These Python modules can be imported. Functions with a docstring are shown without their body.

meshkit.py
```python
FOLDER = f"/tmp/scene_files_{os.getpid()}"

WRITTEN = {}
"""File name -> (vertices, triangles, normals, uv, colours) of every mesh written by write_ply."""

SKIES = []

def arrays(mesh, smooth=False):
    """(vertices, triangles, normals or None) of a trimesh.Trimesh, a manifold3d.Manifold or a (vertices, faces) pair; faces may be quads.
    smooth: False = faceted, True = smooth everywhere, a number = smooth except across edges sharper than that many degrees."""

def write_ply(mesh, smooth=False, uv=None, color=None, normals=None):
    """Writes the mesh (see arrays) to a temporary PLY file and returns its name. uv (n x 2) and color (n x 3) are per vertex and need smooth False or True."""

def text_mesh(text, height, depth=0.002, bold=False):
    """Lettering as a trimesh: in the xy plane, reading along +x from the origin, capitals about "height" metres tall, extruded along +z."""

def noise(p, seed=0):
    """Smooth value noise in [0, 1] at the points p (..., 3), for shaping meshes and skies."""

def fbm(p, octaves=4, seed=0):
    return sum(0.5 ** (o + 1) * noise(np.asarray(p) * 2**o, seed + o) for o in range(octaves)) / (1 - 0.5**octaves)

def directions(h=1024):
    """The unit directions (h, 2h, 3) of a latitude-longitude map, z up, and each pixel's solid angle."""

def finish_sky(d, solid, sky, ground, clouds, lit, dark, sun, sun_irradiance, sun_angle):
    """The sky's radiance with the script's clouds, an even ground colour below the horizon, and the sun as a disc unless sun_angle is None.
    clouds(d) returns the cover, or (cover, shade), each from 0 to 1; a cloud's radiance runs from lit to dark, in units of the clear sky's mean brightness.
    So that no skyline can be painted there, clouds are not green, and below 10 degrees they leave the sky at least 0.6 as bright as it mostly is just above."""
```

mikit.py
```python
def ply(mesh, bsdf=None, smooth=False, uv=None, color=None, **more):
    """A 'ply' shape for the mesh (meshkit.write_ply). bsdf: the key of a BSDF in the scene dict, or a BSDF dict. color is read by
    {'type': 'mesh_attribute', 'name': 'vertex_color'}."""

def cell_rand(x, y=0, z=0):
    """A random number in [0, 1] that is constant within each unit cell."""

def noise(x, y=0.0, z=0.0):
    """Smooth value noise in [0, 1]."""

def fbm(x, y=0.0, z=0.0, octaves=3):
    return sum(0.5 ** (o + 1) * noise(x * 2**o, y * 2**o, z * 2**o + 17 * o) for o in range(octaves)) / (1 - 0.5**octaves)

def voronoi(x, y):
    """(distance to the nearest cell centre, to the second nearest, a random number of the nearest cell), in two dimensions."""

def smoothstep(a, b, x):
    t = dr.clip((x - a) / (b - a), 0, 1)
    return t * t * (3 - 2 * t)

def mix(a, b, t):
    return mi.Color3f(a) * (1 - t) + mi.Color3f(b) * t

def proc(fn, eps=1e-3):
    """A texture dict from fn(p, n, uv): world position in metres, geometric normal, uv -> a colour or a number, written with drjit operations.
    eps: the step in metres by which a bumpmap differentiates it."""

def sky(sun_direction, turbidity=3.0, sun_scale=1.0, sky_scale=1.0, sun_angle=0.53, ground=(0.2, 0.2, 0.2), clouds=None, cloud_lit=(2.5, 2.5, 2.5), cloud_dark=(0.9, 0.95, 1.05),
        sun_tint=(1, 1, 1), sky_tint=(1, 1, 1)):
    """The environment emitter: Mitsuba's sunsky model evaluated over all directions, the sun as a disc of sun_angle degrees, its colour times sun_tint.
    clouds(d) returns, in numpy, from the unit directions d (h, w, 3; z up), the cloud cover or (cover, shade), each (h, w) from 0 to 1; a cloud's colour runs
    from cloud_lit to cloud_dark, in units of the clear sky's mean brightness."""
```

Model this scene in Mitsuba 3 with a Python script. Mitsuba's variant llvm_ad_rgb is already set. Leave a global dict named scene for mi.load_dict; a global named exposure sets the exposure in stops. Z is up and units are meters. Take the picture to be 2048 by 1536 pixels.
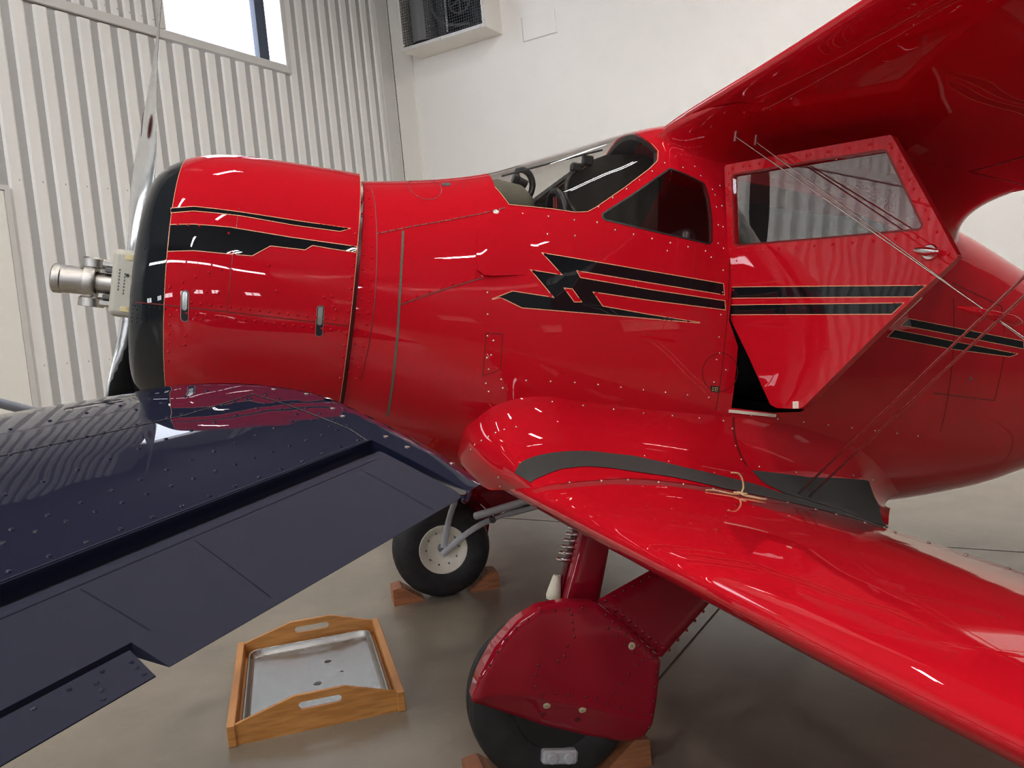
import math, random, json
import numpy as np, trimesh, mitsuba as mi, mikit, meshkit
import drjit as dr
from shapely.geometry import Polygon, LineString, Point
from shapely import contains_xy
from scipy.spatial import Delaunay
from scipy.interpolate import PchipInterpolator as PC
import manifold3d as m3

T = mi.ScalarTransform4f
rng = np.random.default_rng(7)
scene, labels = {'type': 'scene'}, {}

# ------------------------------------------------------------------ camera, light, exposure
CAM_H, PITCH, ROLL, FPX = 1.65, math.radians(4.0), math.radians(5.45), 1690.0
FW = np.array([0, math.cos(PITCH), -math.sin(PITCH)])
_r, _u = np.array([1.0, 0, 0]), np.cross([1.0, 0, 0], FW)
CAM_UP = math.cos(ROLL) * _u + math.sin(ROLL) * _r
scene['camera'] = {'type': 'perspective', 'fov_axis': 'x', 'fov': math.degrees(2 * math.atan(1024 / FPX)), 'near_clip': 0.05, 'far_clip': 500.0,
                   'to_world': T().look_at(origin=[0, 0, CAM_H], target=[0, float(FW[1]), CAM_H + float(FW[2])], up=[float(x) for x in CAM_UP])}
exposure = 0.0
SKY_L = 5.0
LAMP_L, STRIP_L, LOW_L = 215.0, 34.0, 13.0
scene['sky'] = {'type': 'constant', 'radiance': {'type': 'rgb', 'value': [SKY_L, SKY_L * 1.05, SKY_L * 1.15]}}

# ------------------------------------------------------------------ materials
def rgb(*v): return {'type': 'rgb', 'value': [float(x) for x in v]}
def mat(name, d, bump=None):
    if bump is not None:
        d = {'type': 'bumpmap', 'scale': 1.0, 'arbitrary': mikit.proc(bump, eps=2e-3), 'bsdf': d}
    scene[name] = {'type': 'twosided', 'bsdf': d} if d['type'] not in ('thindielectric', 'dielectric') else d
def gloss(c, alpha=0.03, ior=1.5): return {'type': 'roughplastic', 'diffuse_reflectance': c if isinstance(c, dict) else rgb(*c), 'alpha': alpha, 'int_ior': ior, 'nonlinear': False}
def mirror(c, ior=1.5): return {'type': 'plastic', 'diffuse_reflectance': rgb(*c), 'int_ior': ior, 'nonlinear': False}
def pbr(c, rough=0.5, metal=0.0, spec=0.5): return {'type': 'principled', 'base_color': c if isinstance(c, dict) else rgb(*c), 'roughness': rough, 'metallic': metal, 'specular': spec}

wav = lambda p, n, uv: 0.0016 * mikit.fbm(p.x * 5.0, p.y * 5.0, p.z * 5.0, octaves=2)
wav2 = lambda p, n, uv: 0.0010 * mikit.fbm(p.x * 9.0, p.y * 9.0, p.z * 9.0, octaves=2)
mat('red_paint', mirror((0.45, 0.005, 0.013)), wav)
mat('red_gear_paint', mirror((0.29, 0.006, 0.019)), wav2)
mat('oil', pbr((0.03, 0.032, 0.033), 0.15))
mat('dark_red', gloss((0.13, 0.004, 0.010), 0.10))
mat('seam_paint', gloss((0.16, 0.006, 0.006), 0.15))
mat('black_paint', mirror((0.006, 0.006, 0.008)), wav)
mat('cowl_black', mirror((0.010, 0.012, 0.015)))
mat('pinstripe', gloss((0.66, 0.30, 0.17), 0.08))
mat('navy_paint', mirror((0.0105, 0.0115, 0.027)), lambda p, n, uv: 0.0011 * mikit.fbm(p.x * 7.0, p.y * 7.0, p.z * 7.0, octaves=2))
mat('navy_flat', pbr((0.0125, 0.0135, 0.028), 0.6, 0, 0.12))
mat('slot_black', pbr((0.004, 0.004, 0.006), 0.5))
mat('rubber', pbr(mikit.proc(lambda p, n, uv: mikit.mix((0.012, 0.012, 0.013), (0.028, 0.027, 0.026), mikit.fbm(p.x * 20, p.y * 20, p.z * 20))), 0.55, 0, 0.35))
mat('chrome', {'type': 'roughconductor', 'material': 'none', 'alpha': 0.08, 'specular_reflectance': rgb(0.80, 0.79, 0.77)})
mat('polished_aluminium', {'type': 'roughconductor', 'material': 'none', 'alpha': 0.07, 'specular_reflectance': rgb(0.86, 0.86, 0.86)})
mat('bright_steel', {'type': 'roughconductor', 'material': 'none', 'alpha': 0.15, 'specular_reflectance': rgb(0.85, 0.80, 0.72)})
mat('steel', {'type': 'roughconductor', 'material': 'none', 'alpha': 0.22, 'specular_reflectance': rgb(0.56, 0.53, 0.50)})
mat('brushed_tray', {'type': 'roughconductor', 'material': 'none', 'alpha': 0.22, 'specular_reflectance': rgb(0.52, 0.535, 0.53)})
mat('cast_grey', pbr((0.50, 0.47, 0.40), 0.38, 0.15))
mat('cream', pbr((0.72, 0.68, 0.56), 0.35))
mat('washer', pbr((0.70, 0.62, 0.42), 0.35, 0.3))
mat('grey_paint', pbr((0.42, 0.43, 0.45), 0.3))
mat('pole_grey', pbr((0.20, 0.22, 0.27), 0.3))
mat('walk_mat', pbr(mikit.proc(lambda p, n, uv: mikit.mix((0.030, 0.031, 0.030), (0.046, 0.046, 0.044), mikit.noise(p.x * 700, p.y * 700, p.z * 700))), 0.85, 0, 0.3))
mat('lining', pbr((0.013, 0.012, 0.011), 0.7))
mat('cabin_black', pbr((0.010, 0.010, 0.011), 0.38))
mat('leather', pbr((0.008, 0.009, 0.013), 0.32))
mat('olive', pbr((0.085, 0.080, 0.055), 0.7))
mat('curtain', pbr((0.028, 0.024, 0.020), 0.8))
mat('cord', pbr((0.50, 0.33, 0.18), 0.8))
mat('brass', pbr((0.62, 0.52, 0.28), 0.3, 0.6))
mat('glass', {'type': 'thindielectric', 'int_ior': 1.5, 'specular_transmittance': rgb(0.90, 0.89, 0.86)})
mat('door_glass', {'type': 'thindielectric', 'int_ior': 2.3, 'specular_transmittance': rgb(0.7, 0.72, 0.72)})
mat('pane', {'type': 'thindielectric', 'int_ior': 1.5, 'specular_transmittance': rgb(0.95, 0.96, 1.0)})

def wood_fn(a, b):
    def f(p, n, uv):
        g = mikit.fbm(p.x * 9 + 3, p.y * 2.5, p.z * 55, octaves=3)
        return mikit.mix(a, b, mikit.smoothstep(0.25, 0.75, g))
    return f
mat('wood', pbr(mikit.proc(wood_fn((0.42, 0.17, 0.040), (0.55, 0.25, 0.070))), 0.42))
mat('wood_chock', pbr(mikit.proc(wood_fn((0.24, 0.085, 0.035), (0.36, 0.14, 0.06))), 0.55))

def floor_col(p, n, uv):
    a = mikit.fbm(p.x * 0.9, p.y * 0.9, 3.0, octaves=3)
    b = mikit.fbm(p.x * 5, p.y * 5, 9.0, octaves=3)
    sp = mikit.smoothstep(0.80, 0.86, mikit.noise(p.x * 38, p.y * 38))
    c = mikit.mix((0.155, 0.131, 0.100), (0.200, 0.172, 0.134), a)
    c = c * (0.90 + 0.2 * b)
    return mikit.mix(c, (0.36, 0.33, 0.28), sp * 0.05)
mat('concrete', {'type': 'principled', 'base_color': mikit.proc(floor_col), 'roughness': 0.30, 'specular': 0.55})
mat('joint', pbr((0.045, 0.04, 0.032), 0.8))
mat('wall_white', pbr(mikit.proc(lambda p, n, uv: mikit.mix((0.79, 0.775, 0.745), (0.83, 0.815, 0.785), mikit.fbm(p.x * 0.4, p.y * 0.4, p.z * 0.4))), 0.6))
mat('wall_white_plain', pbr((0.76, 0.74, 0.69), 0.5))
mat('metal_panel', pbr(mikit.proc(lambda p, n, uv: mikit.mix((0.735, 0.725, 0.71), (0.78, 0.77, 0.755), mikit.fbm(p.x * 1.5, p.y * 1.5, p.z * 0.5))), 0.33, 0.0, 0.5))
mat('metal_recess', pbr((0.38, 0.375, 0.37), 0.4))
mat('trim_grey', pbr((0.56, 0.55, 0.53), 0.35))
mat('dark_gap', pbr((0.05, 0.05, 0.055), 0.5))
mat('mullion', pbr((0.05, 0.065, 0.10), 0.4))
mat('wall_grey', pbr((0.11, 0.11, 0.11), 0.6))
mat('ceiling_white', pbr((0.14, 0.14, 0.14), 0.8))
mat('beam_grey', pbr((0.30, 0.31, 0.32), 0.5))
mat('machine_black', pbr((0.012, 0.013, 0.013), 0.35))
mat('machine_grey', pbr((0.10, 0.10, 0.10), 0.4))
mat('screw_grey', pbr((0.33, 0.33, 0.34), 0.4))

# ------------------------------------------------------------------ helpers
used = {}
def key_for(base, parent=None):
    base = base if parent is None else parent + '__' + base
    k = used.get(base, -1) + 1
    used[base] = k
    return base if k == 0 else '%s_%03d' % (base, k)
def add(base, mesh, m, parent=None, smooth=False, **lab):
    k = key_for(base, parent)
    scene[k] = mikit.ply(mesh, m, smooth=smooth)
    if lab: labels[k] = lab
    return k
def thing(base, label, cat, group=None):
    k = key_for(base)
    labels[k] = {'label': label, 'category': cat}
    if group: labels[k]['group'] = group
    return k
def part(base, parent, label=None, kind=None):
    k = key_for(base, parent)
    if label or kind:
        labels[k] = {}
        if label: labels[k]['label'] = label
        if kind: labels[k]['kind'] = kind
    return k
cat_ = lambda ms: trimesh.util.concatenate([m for m in ms])
def mesh(v, f): return trimesh.Trimesh(np.asarray(v, float), np.asarray(f, int), process=False)
def grid(P, cu=False, cv=False, flip=False):
    P = np.asarray(P, float); n, m = P.shape[:2]
    a = np.arange(n if cu else n - 1)[:, None]; b = np.arange(m if cv else m - 1)[None, :]
    i = lambda x, y: (x % n) * m + (y % m)
    q = np.stack(np.broadcast_arrays(i(a, b), i(a + 1, b), i(a + 1, b + 1), i(a, b + 1)), -1).reshape(-1, 4)
    if flip: q = q[:, ::-1]
    return mesh(P.reshape(-1, 3), np.vstack([q[:, [0, 1, 2]], q[:, [0, 2, 3]]]))
def loft(P, flip=False):
    """rings P (n, m, 3), closed round the ring, capped at both ends"""
    P = np.asarray(P, float); n, m = P.shape[:2]
    g = grid(P, cv=True, flip=flip)
    c0, c1 = P[0].mean(0), P[-1].mean(0)
    v = np.vstack([g.vertices, [c0], [c1]]); i = np.arange(m); j = (i + 1) % m
    f0 = np.stack([i, j, i * 0 + n * m], 1); f1 = np.stack([j + (n - 1) * m, i + (n - 1) * m, i * 0 + n * m + 1], 1)
    if flip: f0, f1 = f0[:, ::-1], f1[:, ::-1]
    out = mesh(v, np.vstack([g.faces, f0, f1]))
    if out.volume < 0: out.invert()
    return out
def frame_along(p):
    p = np.asarray(p, float); t = np.gradient(p, axis=0); t /= np.linalg.norm(t, axis=1, keepdims=True) + 1e-12
    a = np.cross(t[0], [0, 0, 1.0] if abs(t[0][2]) < 0.9 else [1.0, 0, 0]); a /= np.linalg.norm(a)
    A = []
    for k in range(len(p)):
        a = a - t[k] * (a @ t[k]); a /= np.linalg.norm(a); A.append(a)
    A = np.array(A); return t, A, np.cross(t, A)
def tube(p, r, sides=10, cap=True, ell=1.0):
    p = np.asarray(p, float); t, a, b = frame_along(p)
    r = np.broadcast_to(np.asarray(r, float), (len(p),))
    th = np.arange(sides) * 2 * math.pi / sides
    P = p[:, None] + r[:, None, None] * (np.cos(th)[None, :, None] * a[:, None] + ell * np.sin(th)[None, :, None] * b[:, None])
    return loft(P) if cap else grid(P, cv=True)
def rod(a, b, r, sides=10, **k): return tube([a, (np.asarray(a, float) + b) / 2, b], r, sides, **k)
def spline(p, n):
    p = np.asarray(p, float); d = np.r_[0, np.cumsum(np.linalg.norm(np.diff(p, axis=0), axis=1))]
    return PC(d, p)(np.linspace(0, d[-1], n))
def lathe(prof, axis_o, axis_d, sides=64, closed=False):
    """prof: (along, radius) pairs"""
    d = np.asarray(axis_d, float); d = d / np.linalg.norm(d)
    a = np.cross(d, [0, 0, 1.0] if abs(d[2]) < 0.9 else [1.0, 0, 0]); a /= np.linalg.norm(a); b = np.cross(d, a)
    th = np.arange(sides) * 2 * math.pi / sides; prof = np.asarray(prof, float)
    P = np.asarray(axis_o)[None, None] + prof[:, 0][:, None, None] * d + prof[:, 1][:, None, None] * (np.cos(th)[None, :, None] * a + np.sin(th)[None, :, None] * b)
    g = grid(P, cu=closed, cv=True)
    if closed and g.volume < 0: g.invert()
    return g
def disc(o, d, r0, r1, h, sides=32, bev=0.15):
    """solid washer-like turned piece from o along d by h"""
    b = bev * h
    if r0 <= 0: return lathe([(0, 1e-4), (0, r1), (h - b, r1), (h, r1 - b), (h, 1e-4)], o, d, sides)
    return lathe([(0, r0), (0, r1), (h - b, r1), (h, r1 - b), (h, r0), (0, r0)], o, d, sides)
def box(c, size, R=None, bev=0.0):
    h = np.asarray(size, float) / 2
    s = np.array([[x, y, z] for x in (-1, 1) for y in (-1, 1) for z in (-1, 1)], float)
    if bev > 0:
        pts = np.vstack([s * (h - np.array([bev, bev, 0]) * 1.0), s * (h - np.array([bev, 0, bev])), s * (h - np.array([0, bev, bev]))])
    else: pts = s * h
    m = trimesh.convex.convex_hull(pts)
    v = np.asarray(m.vertices)
    if R is not None: v = v @ np.asarray(R)        # rows of R: the box's own axes
    return mesh(v + np.asarray(c), m.faces)
def fill(poly, h):
    """points and triangles filling a shapely polygon at spacing h, its border kept"""
    rings = [poly.exterior] + list(poly.interiors)
    bp = []
    for r in rings:
        c = np.asarray(r.coords)
        for p, q in zip(c[:-1], c[1:]):
            n = max(1, int(math.ceil(np.linalg.norm(q - p) / (h * 0.7))))
            bp.append(p + (q - p) * (np.arange(n) / n)[:, None])
    bp = np.vstack(bp)
    x0, y0, x1, y1 = poly.bounds
    X, Y = np.meshgrid(np.arange(x0, x1 + h, h), np.arange(y0, y1 + h, h)); Y = Y + 0.0
    X[1::2] += h / 2
    ip = np.stack([X.ravel(), Y.ravel()], 1)
    inner = poly.buffer(-h * 0.55)
    ip = ip[contains_xy(inner, ip[:, 0], ip[:, 1])] if not inner.is_empty else ip[:0]
    pts = np.vstack([bp, ip]); pts = pts + 1e-9 * np.sin(np.arange(len(pts)) * 12.9)[:, None]
    t = Delaunay(pts).simplices
    c = pts[t].mean(1); t = t[contains_xy(poly.buffer(1e-7), c[:, 0], c[:, 1])]
    a = pts[t]; cr = (a[:, 1, 0] - a[:, 0, 0]) * (a[:, 2, 1] - a[:, 0, 1]) - (a[:, 1, 1] - a[:, 0, 1]) * (a[:, 2, 0] - a[:, 0, 0])
    t[cr < 0] = t[cr < 0][:, ::-1]; t = t[np.abs(cr) > 1e-10]
    return pts, t
def border_edges(t):
    e = np.vstack([t[:, [0, 1]], t[:, [1, 2]], t[:, [2, 0]]])
    s = np.sort(e, 1); _, inv, cnt = np.unique(s, axis=0, return_inverse=True, return_counts=True)
    return e[cnt[inv.ravel()] == 1]
def pillow(poly, h, ftop, fbot):
    """closed solid over a planar outline: ftop, fbot map (n,2) to (n,3)"""
    p, t = fill(poly, h); n = len(p); e = border_edges(t)
    v = np.vstack([ftop(p), fbot(p)])
    f = np.vstack([t, t[:, ::-1] + n, np.stack([e[:, 1], e[:, 0], e[:, 0] + n], 1), np.stack([e[:, 1], e[:, 0] + n, e[:, 1] + n], 1)])
    m = mesh(v, f)
    if m.volume < 0: m.invert()
    return m
def sheet(poly, h, f):
    ps = getattr(poly, 'geoms', [poly]); out = []
    for g in ps:
        if g.area > 1e-8:
            p, t = fill(g, h); out.append(mesh(f(p), t))
    return cat_(out)
def dome(o, n, r, hgt, sides=8, rings=2):
    n = np.asarray(n, float) / np.linalg.norm(n)
    a = np.cross(n, [0.3, 0.5, 0.8]); a /= np.linalg.norm(a); b = np.cross(n, a)
    th = np.arange(sides) * 2 * math.pi / sides; P = [np.asarray(o) - n * 0.001]
    v = []
    for k in range(rings):
        ph = math.pi / 2 * k / rings
        v.append(np.asarray(o) + r * math.cos(ph) * (np.cos(th)[:, None] * a + np.sin(th)[:, None] * b) + n * hgt * math.sin(ph))
    v = np.vstack(v + [[np.asarray(o) + n * hgt]])
    i = np.arange(sides); j = (i + 1) % sides; f = []
    for k in range(rings - 1): f += [np.stack([i + k * sides, j + k * sides, j + (k + 1) * sides], 1), np.stack([i + k * sides, j + (k + 1) * sides, i + (k + 1) * sides], 1)]
    f.append(np.stack([i + (rings - 1) * sides, j + (rings - 1) * sides, i * 0 + rings * sides], 1))
    return mesh(v, np.vstack(f))
def to_m3(m): return m3.Manifold(m3.Mesh(np.asarray(m.vertices, np.float32), np.asarray(m.faces, np.uint32)))
def from_m3(m):
    k = m.to_mesh(); return mesh(k.vert_properties[:, :3], k.tri_verts)
def welded(m):
    m = trimesh.Trimesh(m.vertices, m.faces, process=True); m.merge_vertices(); return m
def structure(base, msh, m, smooth=False):
    return add(base, msh, m, None, smooth, kind='structure')

# ------------------------------------------------------------------ the hangar (u: away from the ribbed wall, s: along it)
WAZ = math.radians(30.85)
WS = np.array([math.sin(WAZ), math.cos(WAZ), 0.0]); WN = np.array([math.cos(WAZ), -math.sin(WAZ), 0.0]); UP = np.array([0, 0, 1.0])
WR = np.stack([WN, WS, UP])
def W(u, s, z): return WN * (u - 10.5) + WS * s + UP * z
SB, SF, UR, HC = 14.05, -9.5, 20.5, 10.5            # back wall, front wall, right wall, ceiling
GIRT = 6.30
def wbox(u, s, z, bev=0.0):
    """box between (u0,u1),(s0,s1),(z0,z1) in hangar axes"""
    c = W(sum(u) / 2, sum(s) / 2, sum(z) / 2)
    return box(c, [u[1] - u[0], s[1] - s[0], z[1] - z[0]], WR, bev)

fl = structure('floor', wbox((-0.3, UR + .3), (SF - .3, SB + .3), (-0.2, 0.0)), 'concrete')
def joint(a, b, w=0.012):
    a, b = np.array([*a, 0.0]), np.array([*b, 0.0]); d = (b - a) / np.linalg.norm(b - a); n = np.cross(d, UP) * w / 2; e = np.array([0, 0, 0.0012])
    return mesh([a - n + e, b - n + e, b + n + e, a + n + e], [[0, 1, 2], [0, 2, 3]])
for a, b in [((-6.0, 11.29), (5.2, 3.40)), ((1.087 + 2.2, 4.685 + 3.7), (0.505 - 1.3, 3.648 - 2.2))]:
    add('expansion_joint', joint(a, b), 'joint', fl)
structure('ceiling', wbox((-0.3, UR + .3), (SF - .3, SB + .3), (HC, HC + 0.2)), 'ceiling_white')

# ribbed metal wall with a window high up
WIN_S = (8.6, 11.05)
wl = structure('wall_left', cat_([wbox((-0.25, -0.025), (SF, SB), (0, GIRT + 0.02)), wbox((-0.25, -0.025), (SF, WIN_S[0] + .0), (GIRT, HC)), wbox((-0.25, -0.025), (WIN_S[1], SB), (GIRT, HC)), wbox((-0.25, -0.025), WIN_S, (9.6, HC))]), 'metal_recess')
def pan(s0, s1, z0, z1, d=0.025, ch=0.028):
    """one flat pan of the sheet: proud by d with sloped sides"""
    pr = [(-d, s0), (0.0, s0 + ch), (0.0, s1 - ch), (-d, s1)]
    v = [W(u, s, z) for z in (z0, z1) for u, s in pr]
    f = []
    for i in range(3): f += [[i, i + 1, i + 5], [i, i + 5, i + 4]]
    f += [[0, 2, 1], [0, 3, 2], [4, 5, 6], [4, 6, 7]]
    return mesh(v, f)
S0 = 6.545 - 0.3 * 60
k = 0
pans = []
s = S0
while s < SB - 0.1:
    a, b = s + 0.075, min(s + 0.30 - 0.005, SB - 0.02)
    full = a > WIN_S[1] - 0.02
    if a > -7.5: add('rib_panel', pan(a + 0.025, b + 0.0, 0.02, HC if full else GIRT - 0.02), 'metal_panel', wl)
    s += 0.30
s = -7.4
while s < WIN_S[0] - 0.25:
    add('upper_rib_panel', pan(s + 0.05, s + 0.175, GIRT + 0.14, HC), 'metal_panel', wl); s += 0.194
for zz in (1.70, 4.015):
    ms = []
    s = S0
    while s < SB:
        if s > -2: ms.append(dome(W(0.0, s + 0.245 - 0.015, zz), WN, 0.011, 0.007, 6, 1))
        s += 0.3
    add('screw', cat_(ms), 'screw_grey', wl, kind='stuff')
ms = []; s = -7.4
while s < WIN_S[0] - 0.25:
    if s > 4: ms.append(dome(W(0.0, s + 0.14, GIRT + 0.24), WN, 0.012, 0.008, 6, 1))
    s += 0.194
add('screw', cat_(ms), 'screw_grey', wl, kind='stuff')
structure('trim_1', wbox((-0.01, 0.035), (-7.5, WIN_S[1] + 0.08), (GIRT, GIRT + 0.13), 0.006), 'trim_grey')
# window
structure('window_1', cat_([wbox((-0.12, 0.05), (WIN_S[1] - 0.02, WIN_S[1] + 0.09), (GIRT, 9.7), .006), wbox((-0.12, 0.05), (WIN_S[0] - 0.09, WIN_S[0] + 0.02), (GIRT + .13, 9.7), .006), wbox((-0.12, 0.045), (WIN_S[0], WIN_S[1]), (9.55, 9.7), .006)]), 'trim_grey')
add('mullion', wbox((-0.14, -0.02), (10.50, 10.72), (GIRT + 0.1, 9.6), 0.006), 'mullion', 'window_1')
for a, b in ((WIN_S[0], 10.50), (10.72, WIN_S[1])):
    q = [W(-0.08, a, GIRT + 0.1), W(-0.08, b, GIRT + 0.1), W(-0.08, b, 9.6), W(-0.08, a, 9.6)]
    kk = add('pane', mesh(q, [[0, 1, 2], [0, 2, 3]]), 'pane', 'window_1')
# door edge at the far left of the frame
structure('door_1', wbox((-0.02, 0.06), (4.85, 5.93), (0.0, 3.86), 0.01), 'wall_white_plain')
add('door_frame', cat_([wbox((-0.02, 0.08), (5.93, 5.99), (0, 3.92)), wbox((-0.02, 0.08), (4.80, 5.99), (3.86, 3.92))]), 'trim_grey', 'door_1')

# white back wall with a pilaster in its corner
structure('wall_back', wbox((-0.3, UR + .3), (SB, SB + 0.25), (0, HC)), 'wall_white')
structure('trim_2', cat_([wbox((-0.02, 0.06), (SB - 0.42, SB), (0, HC), 0.01), wbox((0.06, 0.08), (SB - 0.09, SB - 0.05), (0, HC))]), 'trim_grey')
structure('trim_3', wbox((0.085, 0.54), (SB - 0.05, SB + 0.05), (0, HC), 0.01), 'wall_white_plain')
add('shadow_gap', wbox((0.0605, 0.084), (SB - 0.04, SB + .02), (0, HC)), 'dark_gap', 'trim_3')
structure('wall_right', wbox((UR, UR + 0.25), (SF, SB), (0, HC)), 'wall_grey')
structure('wall_front', wbox((-0.3, UR + .3), (SF - 0.25, SF), (0, HC)), 'wall_grey')

# daylight strips high on the walls behind the camera, and lamps under the ceiling
def emitter(L, c): return {'type': 'area', 'radiance': rgb(*[L * x for x in c])}
def lamp(base, msh, L, c, parent=None):
    k = key_for(base, parent); scene[k] = mikit.ply(msh, 'wall_white_plain', emitter=emitter(L, c)); return k
def quad(a, b, c, d): return mesh([a, b, c, d], [[0, 1, 2], [0, 2, 3]])
n_win = 2
for j in range(4):
    s0 = SF + 1.6 + j * 4.6
    structure('window_%d' % n_win, cat_([wbox((UR - 0.1, UR + .02), (s0 - .08, s0 + 4.08), (7.42, 7.5)), wbox((UR - 0.1, UR + .02), (s0 - .08, s0 + 4.08), (7.95, 8.03)), wbox((UR - 0.1, UR + .02), (s0 - .08, s0), (7.42, 8.03)), wbox((UR - 0.1, UR + .02), (s0 + 4, s0 + 4.08), (7.42, 8.03)), wbox((UR - 0.1, UR + .02), (s0 + 1.96, s0 + 2.04), (7.42, 8.03))]), 'trim_grey')
    lamp('pane', quad(W(UR - .02, s0, 7.5), W(UR - .02, s0 + 4, 7.5), W(UR - .02, s0 + 4, 7.95), W(UR - .02, s0, 7.95)), STRIP_L, (0.95, 1.0, 1.08), 'window_%d' % n_win)
    n_win += 1
for j in range(4):
    u0 = 1.2 + j * 4.85
    structure('window_%d' % n_win, cat_([wbox((u0 - .08, u0 + 4.48), (SF - .02, SF + 0.1), (7.42, 7.5)), wbox((u0 - .08, u0 + 4.48), (SF - .02, SF + 0.1), (7.95, 8.03)), wbox((u0 - .08, u0), (SF - .02, SF + 0.1), (7.42, 8.03)), wbox((u0 + 4.4, u0 + 4.48), (SF - .02, SF + 0.1), (7.42, 8.03)), wbox((u0 + 2.16, u0 + 2.24), (SF - .02, SF + 0.1), (7.42, 8.03))]), 'trim_grey')
    lamp('pane', quad(W(u0 + 4.4, SF + .02, 7.5), W(u0, SF + .02, 7.5), W(u0, SF + .02, 7.95), W(u0 + 4.4, SF + .02, 7.95)), STRIP_L, (0.95, 1.0, 1.08), 'window_%d' % n_win)
    n_win += 1
for u in (5.9, 10.4, 15.0):
    for s in (-5.5, -0.5, 4.5, 9.5):
        t = thing('ceiling_light', 'long white linear lamp hanging under the hangar ceiling', 'ceiling light', 'linear lamps under the hangar ceiling')
        add('housing', wbox((u - 0.16, u + 0.16), (s - .75, s + .75), (9.30, 9.38), 0.01), 'trim_grey', t)
        for du in (-0.08, 0.08):
            lamp('tube', quad(W(u + du - .04, s - .7, 9.29), W(u + du - .04, s + .7, 9.29), W(u + du + .04, s + .7, 9.29), W(u + du + .04, s - .7, 9.29)), LAMP_L, (1.0, 0.955, 0.88), t)
        for ds in (-.6, .6): add('hanger', rod(W(u, s + ds, 9.37), W(u, s + ds, HC), 0.008, 6), 'steel', t)

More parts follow.
